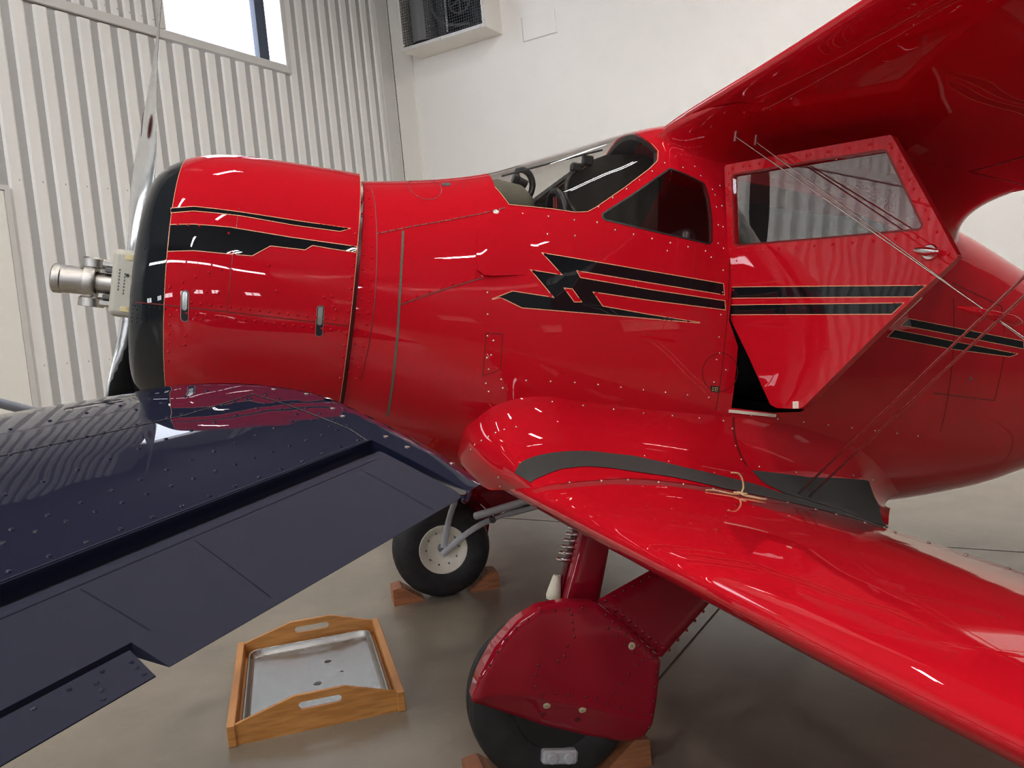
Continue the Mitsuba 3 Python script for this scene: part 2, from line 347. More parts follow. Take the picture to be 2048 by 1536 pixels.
def small_window(c0, along_s):
    global n_win
    w_, z0, z1 = 1.1, 2.2, 2.8
    A = (lambda a, b, z: wbox((UR - 0.1, UR + .02), (a, b), z)) if along_s else (lambda a, b, z: wbox((a, b), (SF - .02, SF + 0.1), z))
    k = structure('window_%d' % n_win, cat_([A(c0 - .08, c0 + w_ + .08, (z0 - .08, z0)), A(c0 - .08, c0 + w_ + .08, (z1, z1 + .08)), A(c0 - .08, c0, (z0, z1)), A(c0 + w_, c0 + w_ + .08, (z0, z1)), A(c0 + w_ / 2 - .03, c0 + w_ / 2 + .03, (z0, z1))]), 'trim_grey')
    q = [W(UR - .02, c0, z0), W(UR - .02, c0 + w_, z0), W(UR - .02, c0 + w_, z1), W(UR - .02, c0, z1)] if along_s else [W(c0 + w_, SF + .02, z0), W(c0, SF + .02, z0), W(c0, SF + .02, z1), W(c0 + w_, SF + .02, z1)]
    lamp('pane', quad(*q), LOW_L, (0.95, 1.0, 1.08), k); n_win += 1
for j in range(7): small_window(1.4 + j * 2.7, False)
for j in range(5): small_window(SF + 1.6 + j * 3.3, True)

# heater box on the back wall
t = thing('wall_heater', 'white boxed wall unit with a black mesh front, fixed high on the back wall', 'heater')
HB = (0.74, 2.62); D0 = 0.60
zb = 7.02
add('housing', cat_([wbox((HB[0], HB[1]), (SB - D0, SB), (zb, zb + 0.03)), wbox((HB[1] - .03, HB[1]), (SB - D0, SB), (zb + .03, 8.5)), wbox((HB[0], HB[0] + .03), (SB - D0, SB), (zb + .03, 8.5)), wbox(HB, (SB - D0, SB), (8.5, 8.53))]), 'wall_white_plain', t)
add('back_plate', wbox((HB[0] + .03, HB[1] - .03), (SB - 0.05, SB - .01), (zb + .03, 8.5)), 'machine_black', t)
bars = [wbox((HB[0] + .03, HB[1] - .03), (SB - D0 + .01, SB - D0 + .016), (z, z + .008)) for z in np.arange(zb + .04, 8.45, .05)] + [wbox((x, x + .008), (SB - D0 + .004, SB - D0 + .01), (zb + .03, 8.5)) for x in np.arange(HB[0] + .04, HB[1] - .04, .05)]
add('mesh_grille', cat_(bars), 'machine_black', t, kind='stuff')
add('mesh_frame', cat_([wbox((HB[0] + .0, HB[1] - .0), (SB - D0 - .012, SB - D0), (zb, zb + .06)), wbox((HB[0], HB[0] + .05), (SB - D0 - .012, SB - D0), (zb + .06, 8.5)), wbox((HB[1] - .05, HB[1]), (SB - D0 - .012, SB - D0), (zb + .06, 8.5))]), 'trim_grey', t)
for a, b in ((HB[0] + .06, zb + .10), (HB[0] + .9, zb + .03), (HB[1] - .03, zb + .12), (HB[1] - .10, zb + .03), (HB[1] - .03, zb + .40)): add('bolt', disc(W(a, SB - D0 - .012, b), -WS, 0, .022, .012, 10), 'trim_grey', t)
add('motor', lathe([(0, .02), (0, .30), (.9, .30), (.96, .24), (1.1, .24), (1.1, .02)], W(HB[0] + .42, SB - .33, zb + .1), UP, 28), 'machine_grey', t, smooth=35)
add('duct', wbox((HB[0] + .78, HB[0] + .98), (SB - .5, SB - .1), (zb + .05, 8.4), .02), 'machine_black', t)
th = np.linspace(0, 2 * math.pi, 33)[:-1]
rim = np.array([W(HB[0] + 1.28 + .24 * math.cos(a), SB - .42, zb + .68 + .24 * math.sin(a)) for a in th])
whl = [lathe([(0.03 * math.sin(b), .24 + .022 * math.cos(b)) for b in np.linspace(0, 2 * math.pi, 9)[:-1]], W(HB[0] + 1.28, SB - .42, zb + .68), WS, 32, True)]
for a in th[::6]: whl.append(rod(W(HB[0] + 1.28, SB - .42, zb + .68), W(HB[0] + 1.28 + .23 * math.cos(a), SB - .42, zb + .68 + .23 * math.sin(a)), .018, 6))
add('fan_wheel', cat_(whl), 'machine_grey', t, smooth=40)
add('pipe', tube(spline([W(HB[0] + .6, SB - .45, 8.4), W(HB[0] + .72, SB - .48, 7.6), W(HB[0] + 1.0, SB - .5, 7.3), W(HB[0] + 1.5, SB - .48, 7.2)], 16), .035, 8), 'machine_grey', t, smooth=True)
add('pipe', tube(spline([W(HB[0] + 1.02, SB - .50, 8.4), W(HB[0] + 1.02, SB - .52, 7.15)], 4), .03, 8), 'chrome', t, smooth=True)
t = add('access_panel', wbox((3.06, 3.735), (SB - 0.014, SB - .001), (6.78, 7.20), 0.004), 'wall_white', None, label='flat white access panel let into the white back wall beside the heater', category='panel')
add('edge', cat_([wbox((3.05, 3.745), (SB - .012, SB - .001), (6.765, 6.78)), wbox((3.045, 3.06), (SB - .012, SB - .001), (6.78, 7.20))]), 'trim_grey', t)

# measured outlines in metres: fuselage and cowling (x, z), door in its own plane, the navy wing's axes
D = json.loads('''{"ws":[[0.0954,0.6051],[0.1424,0.5172],[0.2306,0.5182],[0.3151,0.5191],[0.4221,0.5164],[0.4773,0.5264],[0.5165,0.5532],[0.6556,0.6702],[0.7833,0.7854],[0.8256,0.8317],[0.8408,0.8873],[0.8248,0.9308]],
"win":[[0.5138,0.5035],[0.6737,0.6284],[0.8765,0.7988],[0.9539,0.7741],[1.0309,0.7433],[1.0436,0.6787],[1.0516,0.5723],[1.0491,0.4582],[0.7576,0.4805]],
"seam_hood":[[-0.4157,0.3024],[-0.258,0.361],[-0.1121,0.4098],[0.0158,0.4563],[0.1243,0.5001]],
"seam_a":[[-0.4387,0.5339],[-0.4239,0.4376],[-0.4155,0.343],[-0.4049,0.1919],[-0.3987,0.0283],[-0.4023,-0.154],[-0.4151,-0.2997]],
"seam_b":[[-0.3068,0.3313],[-0.3057,0.184],[-0.3018,0.0401],[-0.2946,-0.1012],[-0.2908,-0.2236],[-0.2858,-0.3495],[-0.2837,-0.4423]],
"seam_c":[[-0.2979,0.0203],[-0.1817,0.0796],[-0.0826,0.1252],[0.0289,0.1731]],
"seam_d":[[0.0397,0.1659],[0.0638,0.0019],[0.078,-0.2255],[0.0459,-0.469]],
"seam_e":[[0.4142,0.4116],[0.4051,0.5744],[0.4096,0.3997]],
"panel_low":[[0.0632,-0.05],[0.1324,-0.0483],[0.1409,-0.1977],[0.0725,-0.2303]],
"step":[[0.1358,0.4868],[0.1003,0.4581],[0.046,0.42],[0.0133,0.3853],[0.0046,0.3343],[0.0002,0.246],[0.0063,0.2019],[0.0345,0.1843],[0.0701,0.1868],[0.2065,0.2129],[0.2669,0.3693],[0.2074,0.4886]],
"bolt":[[-0.1248,0.4662]],
"vent":[[-0.1235,0.6102],[-0.0889,0.614],[-0.0957,0.5925],[-0.1326,0.5878]],
"bolt_outer":[[0.2802,0.3113],[0.6902,0.2983],[1.1095,0.2873],[1.1264,0.1753],[0.7671,0.1725],[0.5009,0.1755],[0.5517,0.1175],[0.7723,0.1078],[0.9986,0.1021],[0.5441,0.0845],[0.2032,0.0707],[0.1094,0.1032],[0.0847,0.0939],[0.1578,0.1323],[0.3385,0.1273],[0.2333,0.2313],[0.3694,0.2274]],
"bolt_gap":[[0.4241,0.2572],[0.7623,0.2485],[1.1465,0.2404],[1.1484,0.2115],[0.764,0.2158],[0.4442,0.2263]],
"bolt_hole":[[0.3723,0.1763],[0.4137,0.1772],[0.4619,0.1235],[0.4245,0.1188]],
"rear1":[[2.1406,0.2567],[2.4095,0.2503],[2.9406,0.2389],[2.9426,0.2027],[2.4114,0.2158],[2.0986,0.2225]],
"rear2":[[2.0571,0.1935],[2.4141,0.1814],[2.8916,0.1686],[2.8418,0.1503],[2.4178,0.1447],[2.0179,0.1578]],
"cow1":[[-1.206,0.2903],[-1.1217,0.3056],[-1.0431,0.3069],[-0.9439,0.3074],[-0.7201,0.3047],[-0.5292,0.3048],[-0.5619,0.2887],[-0.7377,0.2868],[-0.9423,0.2949],[-1.041,0.2923],[-1.1192,0.2899],[-1.2031,0.2735]],
"cow2":[[-1.1983,0.2218],[-1.1106,0.2327],[-0.9799,0.2388],[-0.7514,0.232],[-0.494,0.2318],[-0.4951,0.2098],[-0.5851,0.2111],[-0.6632,0.2142],[-0.6899,0.1918],[-0.7567,0.1901],[-0.8209,0.1889],[-0.8849,0.1397],[-0.9731,0.1353],[-1.0974,0.1317],[-1.193,0.1183]],
"fast":[[-1.1123,-0.0386],[-1.1068,-0.1293],[-0.6079,-0.0347],[-0.6038,-0.1289]],
"hole":[[1.165,0.79],[1.15,0.13],[1.205,0.02],[1.212,-0.255],[1.425,-0.258],[1.58,-0.24],[1.663,-0.154],[1.807,0.035],[2.225,0.38],[2.0,0.8]],
"plac":[[1.0939,-0.1662],[1.1359,-0.1664],[1.14,-0.1929],[1.0985,-0.1925]],
"circ":[[1.132,-0.1044]],
"circ2":[[-0.2058,0.5684]],
"door_frame":{"o":[1.1724,0.635,0.1345],"ex":[0.3588,0.9236,0.135],"ez":[-0.1143,-0.1001,0.9884],"n":[-0.9264,0.3701,-0.0697]},"door":[[-0.0,0.6994],[0.7857,0.6034],[0.899,0.3446],[1.0017,0.1029],[0.6964,-0.1289],[0.3603,-0.397],[0.3313,-0.4082],[0.2244,-0.4004],[0.1925,-0.3844],[0.0917,-0.1754],[-0.0,-0.0]],
"door_win":[[0.0447,0.6421],[0.4317,0.5933],[0.7532,0.5517],[0.7645,0.5409],[0.8822,0.2382],[0.8706,0.2296],[0.5059,0.271],[0.0585,0.3266],[0.0398,0.3369]],
"door_s1":[[-0.0091,0.1474],[0.8795,0.0189],[0.835,-0.0131],[-0.0087,0.1]],
"door_s2":[[-0.0077,0.0661],[0.7959,-0.0336],[0.7514,-0.0671],[-0.007,0.0256]],
"door_handle":[[0.906,0.1366],[0.8699,0.1487],[0.9523,0.128]],
"door_chip":[[0.3203,-0.3913]],
"blue":{"P":[-0.1543,1.9771,1.2524],"S":[0.4769,0.8758,0.0743],"C":[-0.8689,0.457,0.1903],"N":[0.1327,-0.1553,0.9789]},"cam":[-0.6976,4.0466,-0.1892],"hoodline_hit":[0.1243,0.4747,0.5001]}''')

# ------------------------------------------------------------------ the red biplane: body axes x aft, y to its left, z up from the thrust line
YAW, TH = math.radians(14.2), math.radians(12.0)
LAT = np.array([math.sin(YAW), -math.cos(YAW), 0]); AH = np.array([math.cos(YAW), math.sin(YAW), 0])
AX = math.cos(TH) * AH - math.sin(TH) * UP; UB = math.sin(TH) * AH + math.cos(TH) * UP
OB = np.array([-.293, 4.10, 1.69])
def Bd(p):
    p = np.asarray(p, float); return OB + p[..., 0:1] * AX + p[..., 1:2] * LAT + p[..., 2:3] * UB
def toB(P):
    d = np.asarray(P, float) - OB; return np.stack([d @ AX, d @ LAT, d @ UB], -1)
def body(m): return mesh(Bd(np.asarray(m.vertices)), m.faces)
FX = dict(
    top=PC([-.52, -.3, -.1, .1, .3, .6, .784, 1.05, 1.3, 2.0, 2.4, 2.8, 3.35, 4.5, 5.6], [.592, .628, .67, .728, .815, .955, 1.04, 1.125, 1.14, 1.05, .95, .84, .66, .42, .25]),
    bot=PC([-.52, 0, .5, 1.5, 2.35, 3.0, 3.5, 4.5, 5.6], [-.60, -.70, -.76, -.77, -.71, -.59, -.42, -.08, .1]),
    w=PC([-.52, 0, .5, 1.2, 2, 2.8, 3.5, 4.5, 5.6], [.60, .635, .66, .66, .61, .50, .39, .24, .08]),
    zm=PC([-.52, 0, .6, 1.5, 3, 5.6], [0, -.02, -.06, -.06, .05, .17]),
    nt=PC([-.52, 0, .6, 1.5, 3, 5.6], [2.0, 2.05, 2.15, 2.15, 2.1, 2]),
    nb=PC([-.52, 0, .6, 1.5, 3, 5.6], [2.0, 2.2, 2.5, 2.5, 2.2, 2]))
def fpar(x): return [FX[k](np.asarray(x, float)) for k in ('top', 'bot', 'w', 'zm', 'nt', 'nb')]
def fus_y(x, z, off=0.0):
    t, b, w, m, nt, nb = fpar(x); z = np.asarray(z, float); t, b, w = t + off, b - off, w + off
    n = np.where(z > m, nt, nb); q = np.where(z > m, (z - m) / (t - m), (m - z) / (m - b))
    return w * np.clip(1 - np.abs(q) ** n, 0, 1) ** (1 / n)
def fus_ring(x, off, N=128):
    t, b, w, m, nt, nb = fpar(x); a = np.arange(N) * 2 * math.pi / N
    c, s = np.cos(a), np.sin(a); n = np.where(s > 0, nt, nb)
    return np.stack([np.full(N, float(x)), (w + off) * np.sign(c) * np.abs(c) ** (2 / n), m + np.where(s > 0, t + off - m, m - b + off) * np.sign(s) * np.abs(s) ** (2 / n)], -1)
def fus_solid(x0, x1, off, n): return loft(np.array([fus_ring(x, off) for x in np.linspace(x0, x1, n)]))
def side(p, off=0.0, sgn=1):
    p = np.asarray(p, float); return np.stack([p[:, 0], sgn * fus_y(p[:, 0], p[:, 1], off), p[:, 1]], -1)
def fus_n(p, sgn=1):
    p = np.asarray(p, float); e = 1e-3
    gx = (fus_y(p[:, 0] + e, p[:, 1]) - fus_y(p[:, 0] - e, p[:, 1])) / (2 * e); gz = (fus_y(p[:, 0], p[:, 1] + e) - fus_y(p[:, 0], p[:, 1] - e)) / (2 * e)
    n = np.stack([-gx, np.full(len(p), 1.0), -gz], -1); n /= np.linalg.norm(n, axis=1, keepdims=True); n[:, 1] *= sgn; return n
def side_off(p, d): return side(p) + fus_n(p) * np.asarray(d)[..., None]
def prism(poly, y0, y1):
    p = np.asarray(poly, float)
    if Polygon(p).exterior.is_ccw is False: p = p[::-1]
    cs = m3.CrossSection([p.astype(np.float64)])
    k = m3.Manifold.extrude(cs, y1 - y0).to_mesh(); v = k.vert_properties[:, :3]
    # (x, z, h) -> body (x, y0 + h, z): mirrored, so the triangles turn round
    return m3.Manifold(m3.Mesh(np.stack([v[:, 0], y0 + v[:, 2], v[:, 1]], -1).astype(np.float32), k.tri_verts[:, ::-1].astype(np.uint32)))
def round_poly(p, r, n=6): return np.asarray(Polygon(p).buffer(-r).buffer(r, quad_segs=n).exterior.coords)[:-1]
def lines(pts, w): return LineString(pts).buffer(w / 2, cap_style='flat')

plane = thing('red_biplane', 'glossy red cabin biplane with black lightning stripes and its door swung open', 'airplane')
WSP = np.array(D['ws'] + [[.800, .985], [.788, 1.4], [.0985, 1.4]])
WIN = np.asarray(round_poly(D['win'], .018)); HOLE = np.array(D['hole'])
outer = to_m3(welded(fus_solid(-.47, 5.55, 0.0, 232)))
skin = outer - to_m3(welded(fus_solid(-.462, 5.5, -.012, 200)))
cuts = prism(WSP, -2, 2) + prism(WIN, .1, 2) + prism(HOLE, 0.2, 2)
fus = part('fuselage', plane)
scene[fus] = mikit.ply(body(from_m3(skin - cuts)), 'red_paint', smooth=32)
big = lambda p, d: np.asarray(Polygon(p).buffer(d).exterior.coords)[:-1]
lin = to_m3(welded(fus_solid(-.05, 4.6, -.014, 150))) - to_m3(welded(fus_solid(-.03, 4.5, -.035, 120)))
lin = lin - (prism(WSP, -2, 2) + prism(big(WIN, .004), .1, 2) + prism(big(HOLE, .02), 0.2, 2))
add('cabin_lining', body(from_m3(lin)), 'lining', plane, smooth=32)
add('cabin_floor', body(box([1.15, 0, -.42], [1.9, 1.0, .03])), 'lining', plane)
add('cabin_bulkhead', body(mesh(fus_ring(2.35, -.03, 64), [[0, i, i + 1] for i in range(1, 63)])), 'lining', plane)
def glazing(poly, extra=None):
    m = from_m3(outer ^ prism(poly, -2, 2)); c = m.triangles_center
    t, b, w, mm, nt, nb = fpar(c[:, 0]); n = np.where(c[:, 2] > mm, nt, nb); q = np.where(c[:, 2] > mm, (c[:, 2] - mm) / (t - mm), (mm - c[:, 2]) / (mm - b))
    g = (np.abs(c[:, 1]) / w) ** n + np.abs(q) ** n
    ok = np.abs(g - 1) < 0.03
    ok &= np.abs(m.face_normals[:, 0]) < 0.9
    return mesh(m.vertices, m.faces[ok])
wsg = glazing(WSP)
wsg = max(welded(wsg).split(only_watertight=False), key=lambda q: q.area)
add('windshield', body(wsg), 'glass', plane, smooth=True)
ww = glazing(WIN)
for sg, nm in ((1, 'side_window'),):
    f = ww.faces[np.sign(ww.triangles_center[:, 1]) == sg]
    wm = max(welded(mesh(ww.vertices, f)).split(only_watertight=False), key=lambda q: q.area)
    k = add(nm, body(wm), 'glass', plane, smooth=True)
    rr = LineString(np.vstack([WIN, WIN[:1]])).buffer(.0035)
    if sg > 0: add('rubber_seal', body(sheet(rr, .02, lambda p: side_off(p, np.full(len(p), .002)))), 'cabin_black', k, smooth=True)
# windshield edge trims, centre bar
rim = LineString(np.array(D['ws']))
add('windshield_trim', body(sheet(rim.buffer(.0016), .02, lambda p: side_off(p, np.full(len(p), .003)))), 'pinstripe', plane, smooth=True)
add('windshield_post', body(tube([[.20, .0, .742], [.5, .0, .872], [.70, .0, .955]], .0045, 8)), 'cabin_black', plane, smooth=True)
add('windshield_post', body(tube(spline([[.30, -.05, .56], [.42, -.05, .68], [.655, -.05, .905]], 6), .010, 8)), 'cabin_black', plane, smooth=True)
# far side edge of the windshield
fr = LineString(np.array(D['ws'])[[0, 1, 4, 7, 9]])

# painted stripes on the fuselage
def paint(base, poly, parent, mp, h=.03, edge=.004):
    k = add(base, body(sheet(poly, h, lambda p: mp(p, .0016))), 'black_paint', parent, smooth=True)
    add('pinstripe', body(sheet(poly.buffer(edge, join_style='mitre', mitre_limit=3).difference(poly.buffer(-.001)), h, lambda p: mp(p, .0012))), 'pinstripe', parent, smooth=True)
fs = lambda p, d: side_off(p, np.full(len(p), d))
bolt = Polygon(D['bolt_outer']).buffer(0).difference(Polygon(D['bolt_gap'])).difference(Polygon(D['bolt_hole']))
bolt = bolt.difference(Polygon([[1.13, -1], [3, -1], [3, 1], [1.13, 1]]))
paint('lightning_stripe', bolt, fus, fs)
for q in ('rear1', 'rear2'):
    P = Polygon(D[q]); paint('side_stripe', P, fus, fs)
# panel seams
sw = .005
for q, w_ in (('seam_hood', .006), ('seam_a', .004), ('seam_b', .010), ('seam_c', .006), ('seam_e', .0)):
    if w_: add('panel_seam', body(sheet(lines(D[q], w_), .02, lambda p: fs(p, .0016))), 'seam_paint' if q != 'seam_b' else 'olive', fus, smooth=True)
pl_ = np.array(D['panel_low'] + D['panel_low'][:1])
add('panel_seam', body(sheet(LineString(pl_).buffer(.0018), .02, lambda p: fs(p, .0012))), 'seam_paint', fus, smooth=True)
for x in (1.139, 2.44): add('panel_seam', body(sheet(lines([[x, .78 if x < 2 else .40], [x, -.27]], .004), .02, lambda p: fs(p, .0014))), 'seam_paint', fus, smooth=True)
def ring(c, r, w_=.003):
    return Point(c).buffer(r + w_ / 2).difference(Point(c).buffer(r - w_ / 2))
add('round_cover', body(sheet(ring(D['circ'][0], .085, .003), .02, lambda p: fs(p, .0012))), 'seam_paint', fus, smooth=True)
add('round_cover', body(sheet(ring(D['circ2'][0], .07, .003), .02, lambda p: fs(p, .0012))), 'seam_paint', fus, smooth=True)
add('vent_slot', body(sheet(Polygon(D['vent']), .01, lambda p: fs(p, .0014))), 'slot_black', fus, smooth=True)
pk_ = add('placard', body(sheet(Polygon(D['plac']), .02, lambda p: fs(p, .0018))), 'black_paint', fus, smooth=True)
for zz in (-.173, -.180, -.187): add('lettering', body(sheet(lines([(1.102, zz), (1.112, zz)], .003).union(lines([(1.115, zz), (1.132, zz)], .003)), .01, lambda p: fs(p, .0024))), 'brass', pk_)
# proud skin edge behind the nose panel
ST = Polygon(D['step']).buffer(.006, join_style='round').buffer(-.003)
def ramp(p): return .016 * (1 - meshkit_smooth(.02, .24, p[:, 0]))
def meshkit_smooth(a, b, x):
    t = np.clip((x - a) / (b - a), 0, 1); return t * t * (3 - 2 * t)
add('skin_step', body(pillow(ST, .012, lambda p: side_off(p, ramp(p)), lambda p: side_off(p, np.full(len(p), -.004)))), 'red_paint', fus, smooth=35)

# fasteners: domes in rows
def rivets(pts, r, h, mp=None):
    pts = np.asarray(pts, float); o = side(pts); n = fus_n(pts)
    return cat_([body(dome(a, b, r, h, 7, 2)) for a, b in zip(o, n)])
def along(pts, step):
    L = LineString(pts); return [L.interpolate(d).coords[0] for d in np.arange(step / 2, L.length, step)]
R = []
R += along(D['seam_hood'], .035) + along((np.array(D['seam_c']) + [0, .012]).tolist(), .05)
R += [(x - .02, z) for x, z in along(D['seam_a'], .045)] + [(x - .055, z) for x, z in along(D['seam_a'], .06)]
RR, R = R, []
R += along((WIN_ := np.vstack([big(WIN, .035), big(WIN, .035)[:1]])).tolist(), .085)
R += along((np.array(D['ws'])[1:7] + [0, -.035]).tolist(), .11)
R += along([(1.11, .80), (1.11, -.25)], .10) + along([(.10, -.05), (.09, -.30), (.20, -.26)], .06)
R += along([(.10, -.24), (.5, -.215), (1.15, -.22)], .105) + along([(.05, .16), (.085, -.2)], .09) + along([(1.25, -.28), (2.3, -.30)], .14)
R += [(.42, .41), (.84, .40), (1.05, .40), (.70, .22), (.30, .40), (1.08, .70), (1.0, .83), (1.12, -.18), (1.16, -.09), (1.12, -.02)]
add('rivet', rivets(RR, .0062, .004), 'red_paint', fus, smooth=True, kind='stuff')
add('screw', rivets(R, .0052, .003), 'bright_steel', fus, smooth=True, kind='stuff')
add('fastener_disc', body(dome(side([[.085, .478]])[0], fus_n(np.array([[.085, .478]]))[0], .014, .003, 14, 2)), 'steel', fus, smooth=True)

# lower-right door sill and frame of the opening
def hl(pts, d): return side_off(np.asarray(pts, float), np.full(len(pts), d))
sill = [(1.215, -.262), (1.425, -.264)]
add('door_sill', body(box(side([[1.32, -.27]], -.045)[0], [.235, .11, .014])), 'cream', plane)
rail = np.array([[1.66, -.158], [1.807, .03], [2.0, .19], [2.222, .374]])
add('door_frame_rail', body(tube(spline(hl(rail, -.004), 12), .009, 8)), 'cream', plane, smooth=True)

# ---- door, swung out on its front edge
df = D['door_frame']; DO, DX, DZ, DN = [np.array(df[k]) for k in ('o', 'ex', 'ez', 'n')]
def dmap(p, d=0.0): p = np.asarray(p, float); return DO + p[:, :1] * DX + p[:, 1:2] * DZ + np.asarray(d)[..., None] * DN
dpoly = Polygon(round_poly(D['door'], .012)); dwin = Polygon(round_poly(D['door_win'], .012))
full = lambda p, d: dmap(p, np.full(len(p), d))
def bulge(p):
    return .012 * np.clip(1 - ((p[:, 0] - .45) / .6) ** 2, 0, 1)
door = part('door', plane, 'open cabin door with a large slanted window')
scene[door] = mikit.ply(body(pillow(dpoly.difference(dwin), .03, lambda p: dmap(p, bulge(p)), lambda p: full(p, -.032))), 'red_paint', smooth=35)
add('window_pane', body(sheet(dwin.buffer(.004), .05, lambda p: full(p, -.006))), 'door_glass', door, smooth=True)
add('window_trim', body(sheet(dwin.buffer(.006).difference(dwin.buffer(-.002)), .02, lambda p: dmap(p, bulge(p) + .001))), 'seam_paint', door, smooth=True)
add('inner_panel', body(pillow(dpoly.difference(dwin).buffer(-.012), .05, lambda p: full(p, -.033), lambda p: full(p, -.040))), 'lining', door)
dm = lambda p, d: dmap(p, bulge(p) + d)
for q in ('door_s1', 'door_s2'):
    P = Polygon(D[q]).intersection(dpoly.buffer(-.002))
    add('side_stripe', body(sheet(P, .03, lambda p: dm(p, .0016))), 'black_paint', door, smooth=True)
    add('pinstripe', body(sheet(P.buffer(.0035, join_style='mitre').difference(P).intersection(dpoly.buffer(-.002)), .03, lambda p: dm(p, .0014))), 'pinstripe', door, smooth=True)
dr_ = []
inner_l = LineString(np.vstack([np.asarray(dwin.buffer(.03).exterior.coords)]))
for d in np.arange(.03, inner_l.length, .085): dr_.append(inner_l.interpolate(d).coords[0])
ol = LineString(np.asarray(dpoly.buffer(-.022).exterior.coords))
for d in np.arange(.03, ol.length, .095):
    c = ol.interpolate(d).coords[0]
    if c[1] > .05: dr_.append(c)
dr_ = np.array(dr_)
add('rivet', cat_([body(dome(a, DN, .006, .004, 7, 2)) for a in dm(dr_, 0.0)]), 'red_paint', door, smooth=True, kind='stuff')
hp = dm(np.array(D['door_handle']), .0)
hk = add('handle', body(cat_([disc(hp[0] - .002 * DN, DN, 0, .030, .012, 28, .35), rod(hp[0], hp[0] + .030 * DN, .013, 14), tube(np.array([hp[1] - .02 * DX * .2, hp[0], hp[2]]) + .030 * DN, [.010, .017, .007], 14)])), 'chrome', door, smooth=35)
cp = dm(np.array(D['door_chip']), .001)
add('latch_plate', body(box(cp[0], [.028, .03, .004], np.stack([DX, DZ, DN]), .001)), 'cream', door)
for zz in (.62, .05): add('hinge', body(rod(DO + DZ * (zz - .04) + DN * -.012, DO + DZ * (zz + .04) + DN * -.012, .009, 10)), 'seam_paint', door, smooth=True)

# ---- engine cowling
CP = [(-1.10, .44), (-1.24, .425), (-1.30, .428), (-1.328, .45), (-1.330, .47), (-1.322, .490), (-1.295, .524), (-1.25, .557), (-1.18, .592), (-1.10, .615), (-1.0, .627), (-.8, .632), (-.6, .632), (-.487, .630)]
pc = np.array(CP); dd = np.r_[0, np.cumsum(np.linalg.norm(np.diff(pc, axis=0), axis=1))]
cs = PC(dd, pc); sb_ = float(dd[8])
SW = .21                                           # the paint border leans: it follows a slanted plane
def cowl_pt(s, a, off=0.0):
    q = cs(s); t = cs(np.minimum(s + 1e-3, dd[-1])) - cs(np.maximum(s - 1e-3, 0)); t /= np.linalg.norm(t, axis=-1, keepdims=True) + 1e-12
    x, r = q[..., 0] - t[..., 1] * off, q[..., 1] + t[..., 0] * off
    return np.stack([x, r * np.cos(a), r * np.sin(a)], -1)
A_ = np.arange(180) * 2 * math.pi / 180
def bord(a): return sb_ - .012 + np.where(True, -.028 * np.sin(a), 0)
def cowl_grid(f0, f1, n): 
    t = np.linspace(0, 1, n)[:, None]; s = f0(A_)[None] * (1 - t) + f1(A_)[None] * t
    return cowl_pt(s, np.broadcast_to(A_, s.shape))
cow = part('engine_cowling', plane)
g = cowl_grid(bord, lambda a: a * 0 + dd[-1], 40)
inn = cowl_grid(lambda a: a * 0 + dd[-1], bord, 12); 
inn = np.stack([inn[..., 0], inn[..., 1] * .985, inn[..., 2] * .985], -1)
scene[cow] = mikit.ply(body(grid(np.concatenate([g, inn], 0), cv=True)), 'red_paint', smooth=40)
g = cowl_grid(lambda a: a * 0, bord, 50)
add('cowl_lip', body(grid(g, cv=True)), 'cowl_black', cow, smooth=40)
# cowl stripes: (x, z) on its left side
cr_ = PC(pc[5:, 0], pc[5:, 1])
def cmap(p, off):
    p = np.asarray(p, float); r = cr_(np.clip(p[:, 0], -1.32, -.487)) + off
    return np.stack([p[:, 0], np.sqrt(np.maximum(r ** 2 - p[:, 1] ** 2, 0)), p[:, 1]], -1)
for q in ('cow1', 'cow2'):
    P = Polygon(D[q]).buffer(0).intersection(Polygon([[-1.4, -1], [-.489, -1], [-.489, 1], [-1.4, 1]]))
    k = add('side_stripe', body(sheet(P, .03, lambda p: cmap(p, .0018))), 'black_paint', cow, smooth=True)
    add('pinstripe', body(sheet(P.buffer(.0035, join_style='mitre', mitre_limit=3).difference(P).intersection(Polygon([[-1.22, -1], [-.489, -1], [-.489, 1], [-1.22, 1]])), .03, lambda p: cmap(p, .0014))), 'pinstripe', cow, smooth=True)
zs = -.088
add('panel_seam', body(sheet(lines([(-1.30, zs), (-.49, zs)], .004), .03, lambda p: cmap(p, .0012))), 'seam_paint', cow, smooth=True)
add('panel_seam', body(sheet(lines([(-.955, .325), (-.955, zs)], .0025), .03, lambda p: cmap(p, .0012))), 'seam_paint', cow, smooth=True)
bp_ = np.stack([cowl_pt(bord(a) , a, .0012) for a in A_]); bq_ = np.stack([cowl_pt(bord(a) + .003, a, .0012) for a in A_])
add('pinstripe', body(grid(np.stack([bp_, bq_]), cv=True)), 'pinstripe', cow, smooth=True)
rq_ = np.stack([cowl_pt(np.array([dd[-1] - .0022]), a, .0012)[0] for a in A_]); rr_ = np.stack([cowl_pt(np.array([dd[-1]]), a, .0012)[0] for a in A_])
add('pinstripe', body(grid(np.stack([rq_, rr_]), cv=True)), 'pinstripe', cow, smooth=True)
for i in (0, 2):
    a, b = np.array(D['fast'][i]), np.array(D['fast'][i + 1])
    sl = LineString([a, b]).buffer(.013, quad_segs=6)
    k = add('fastener_slot', body(sheet(sl, .008, lambda p: cmap(p, .0022))), 'slot_black', cow, smooth=True)
    add('latch', body(pillow(LineString([a, a * .42 + b * .58]).buffer(.0095, quad_segs=6), .006, lambda p: cmap(p, .006), lambda p: cmap(p, .001))), 'chrome', k, smooth=40)
    add('rim', body(sheet(LineString([a, b]).buffer(.0145, quad_segs=6).difference(sl), .008, lambda p: cmap(p, .0024))), 'steel', k, smooth=True)
cr = []
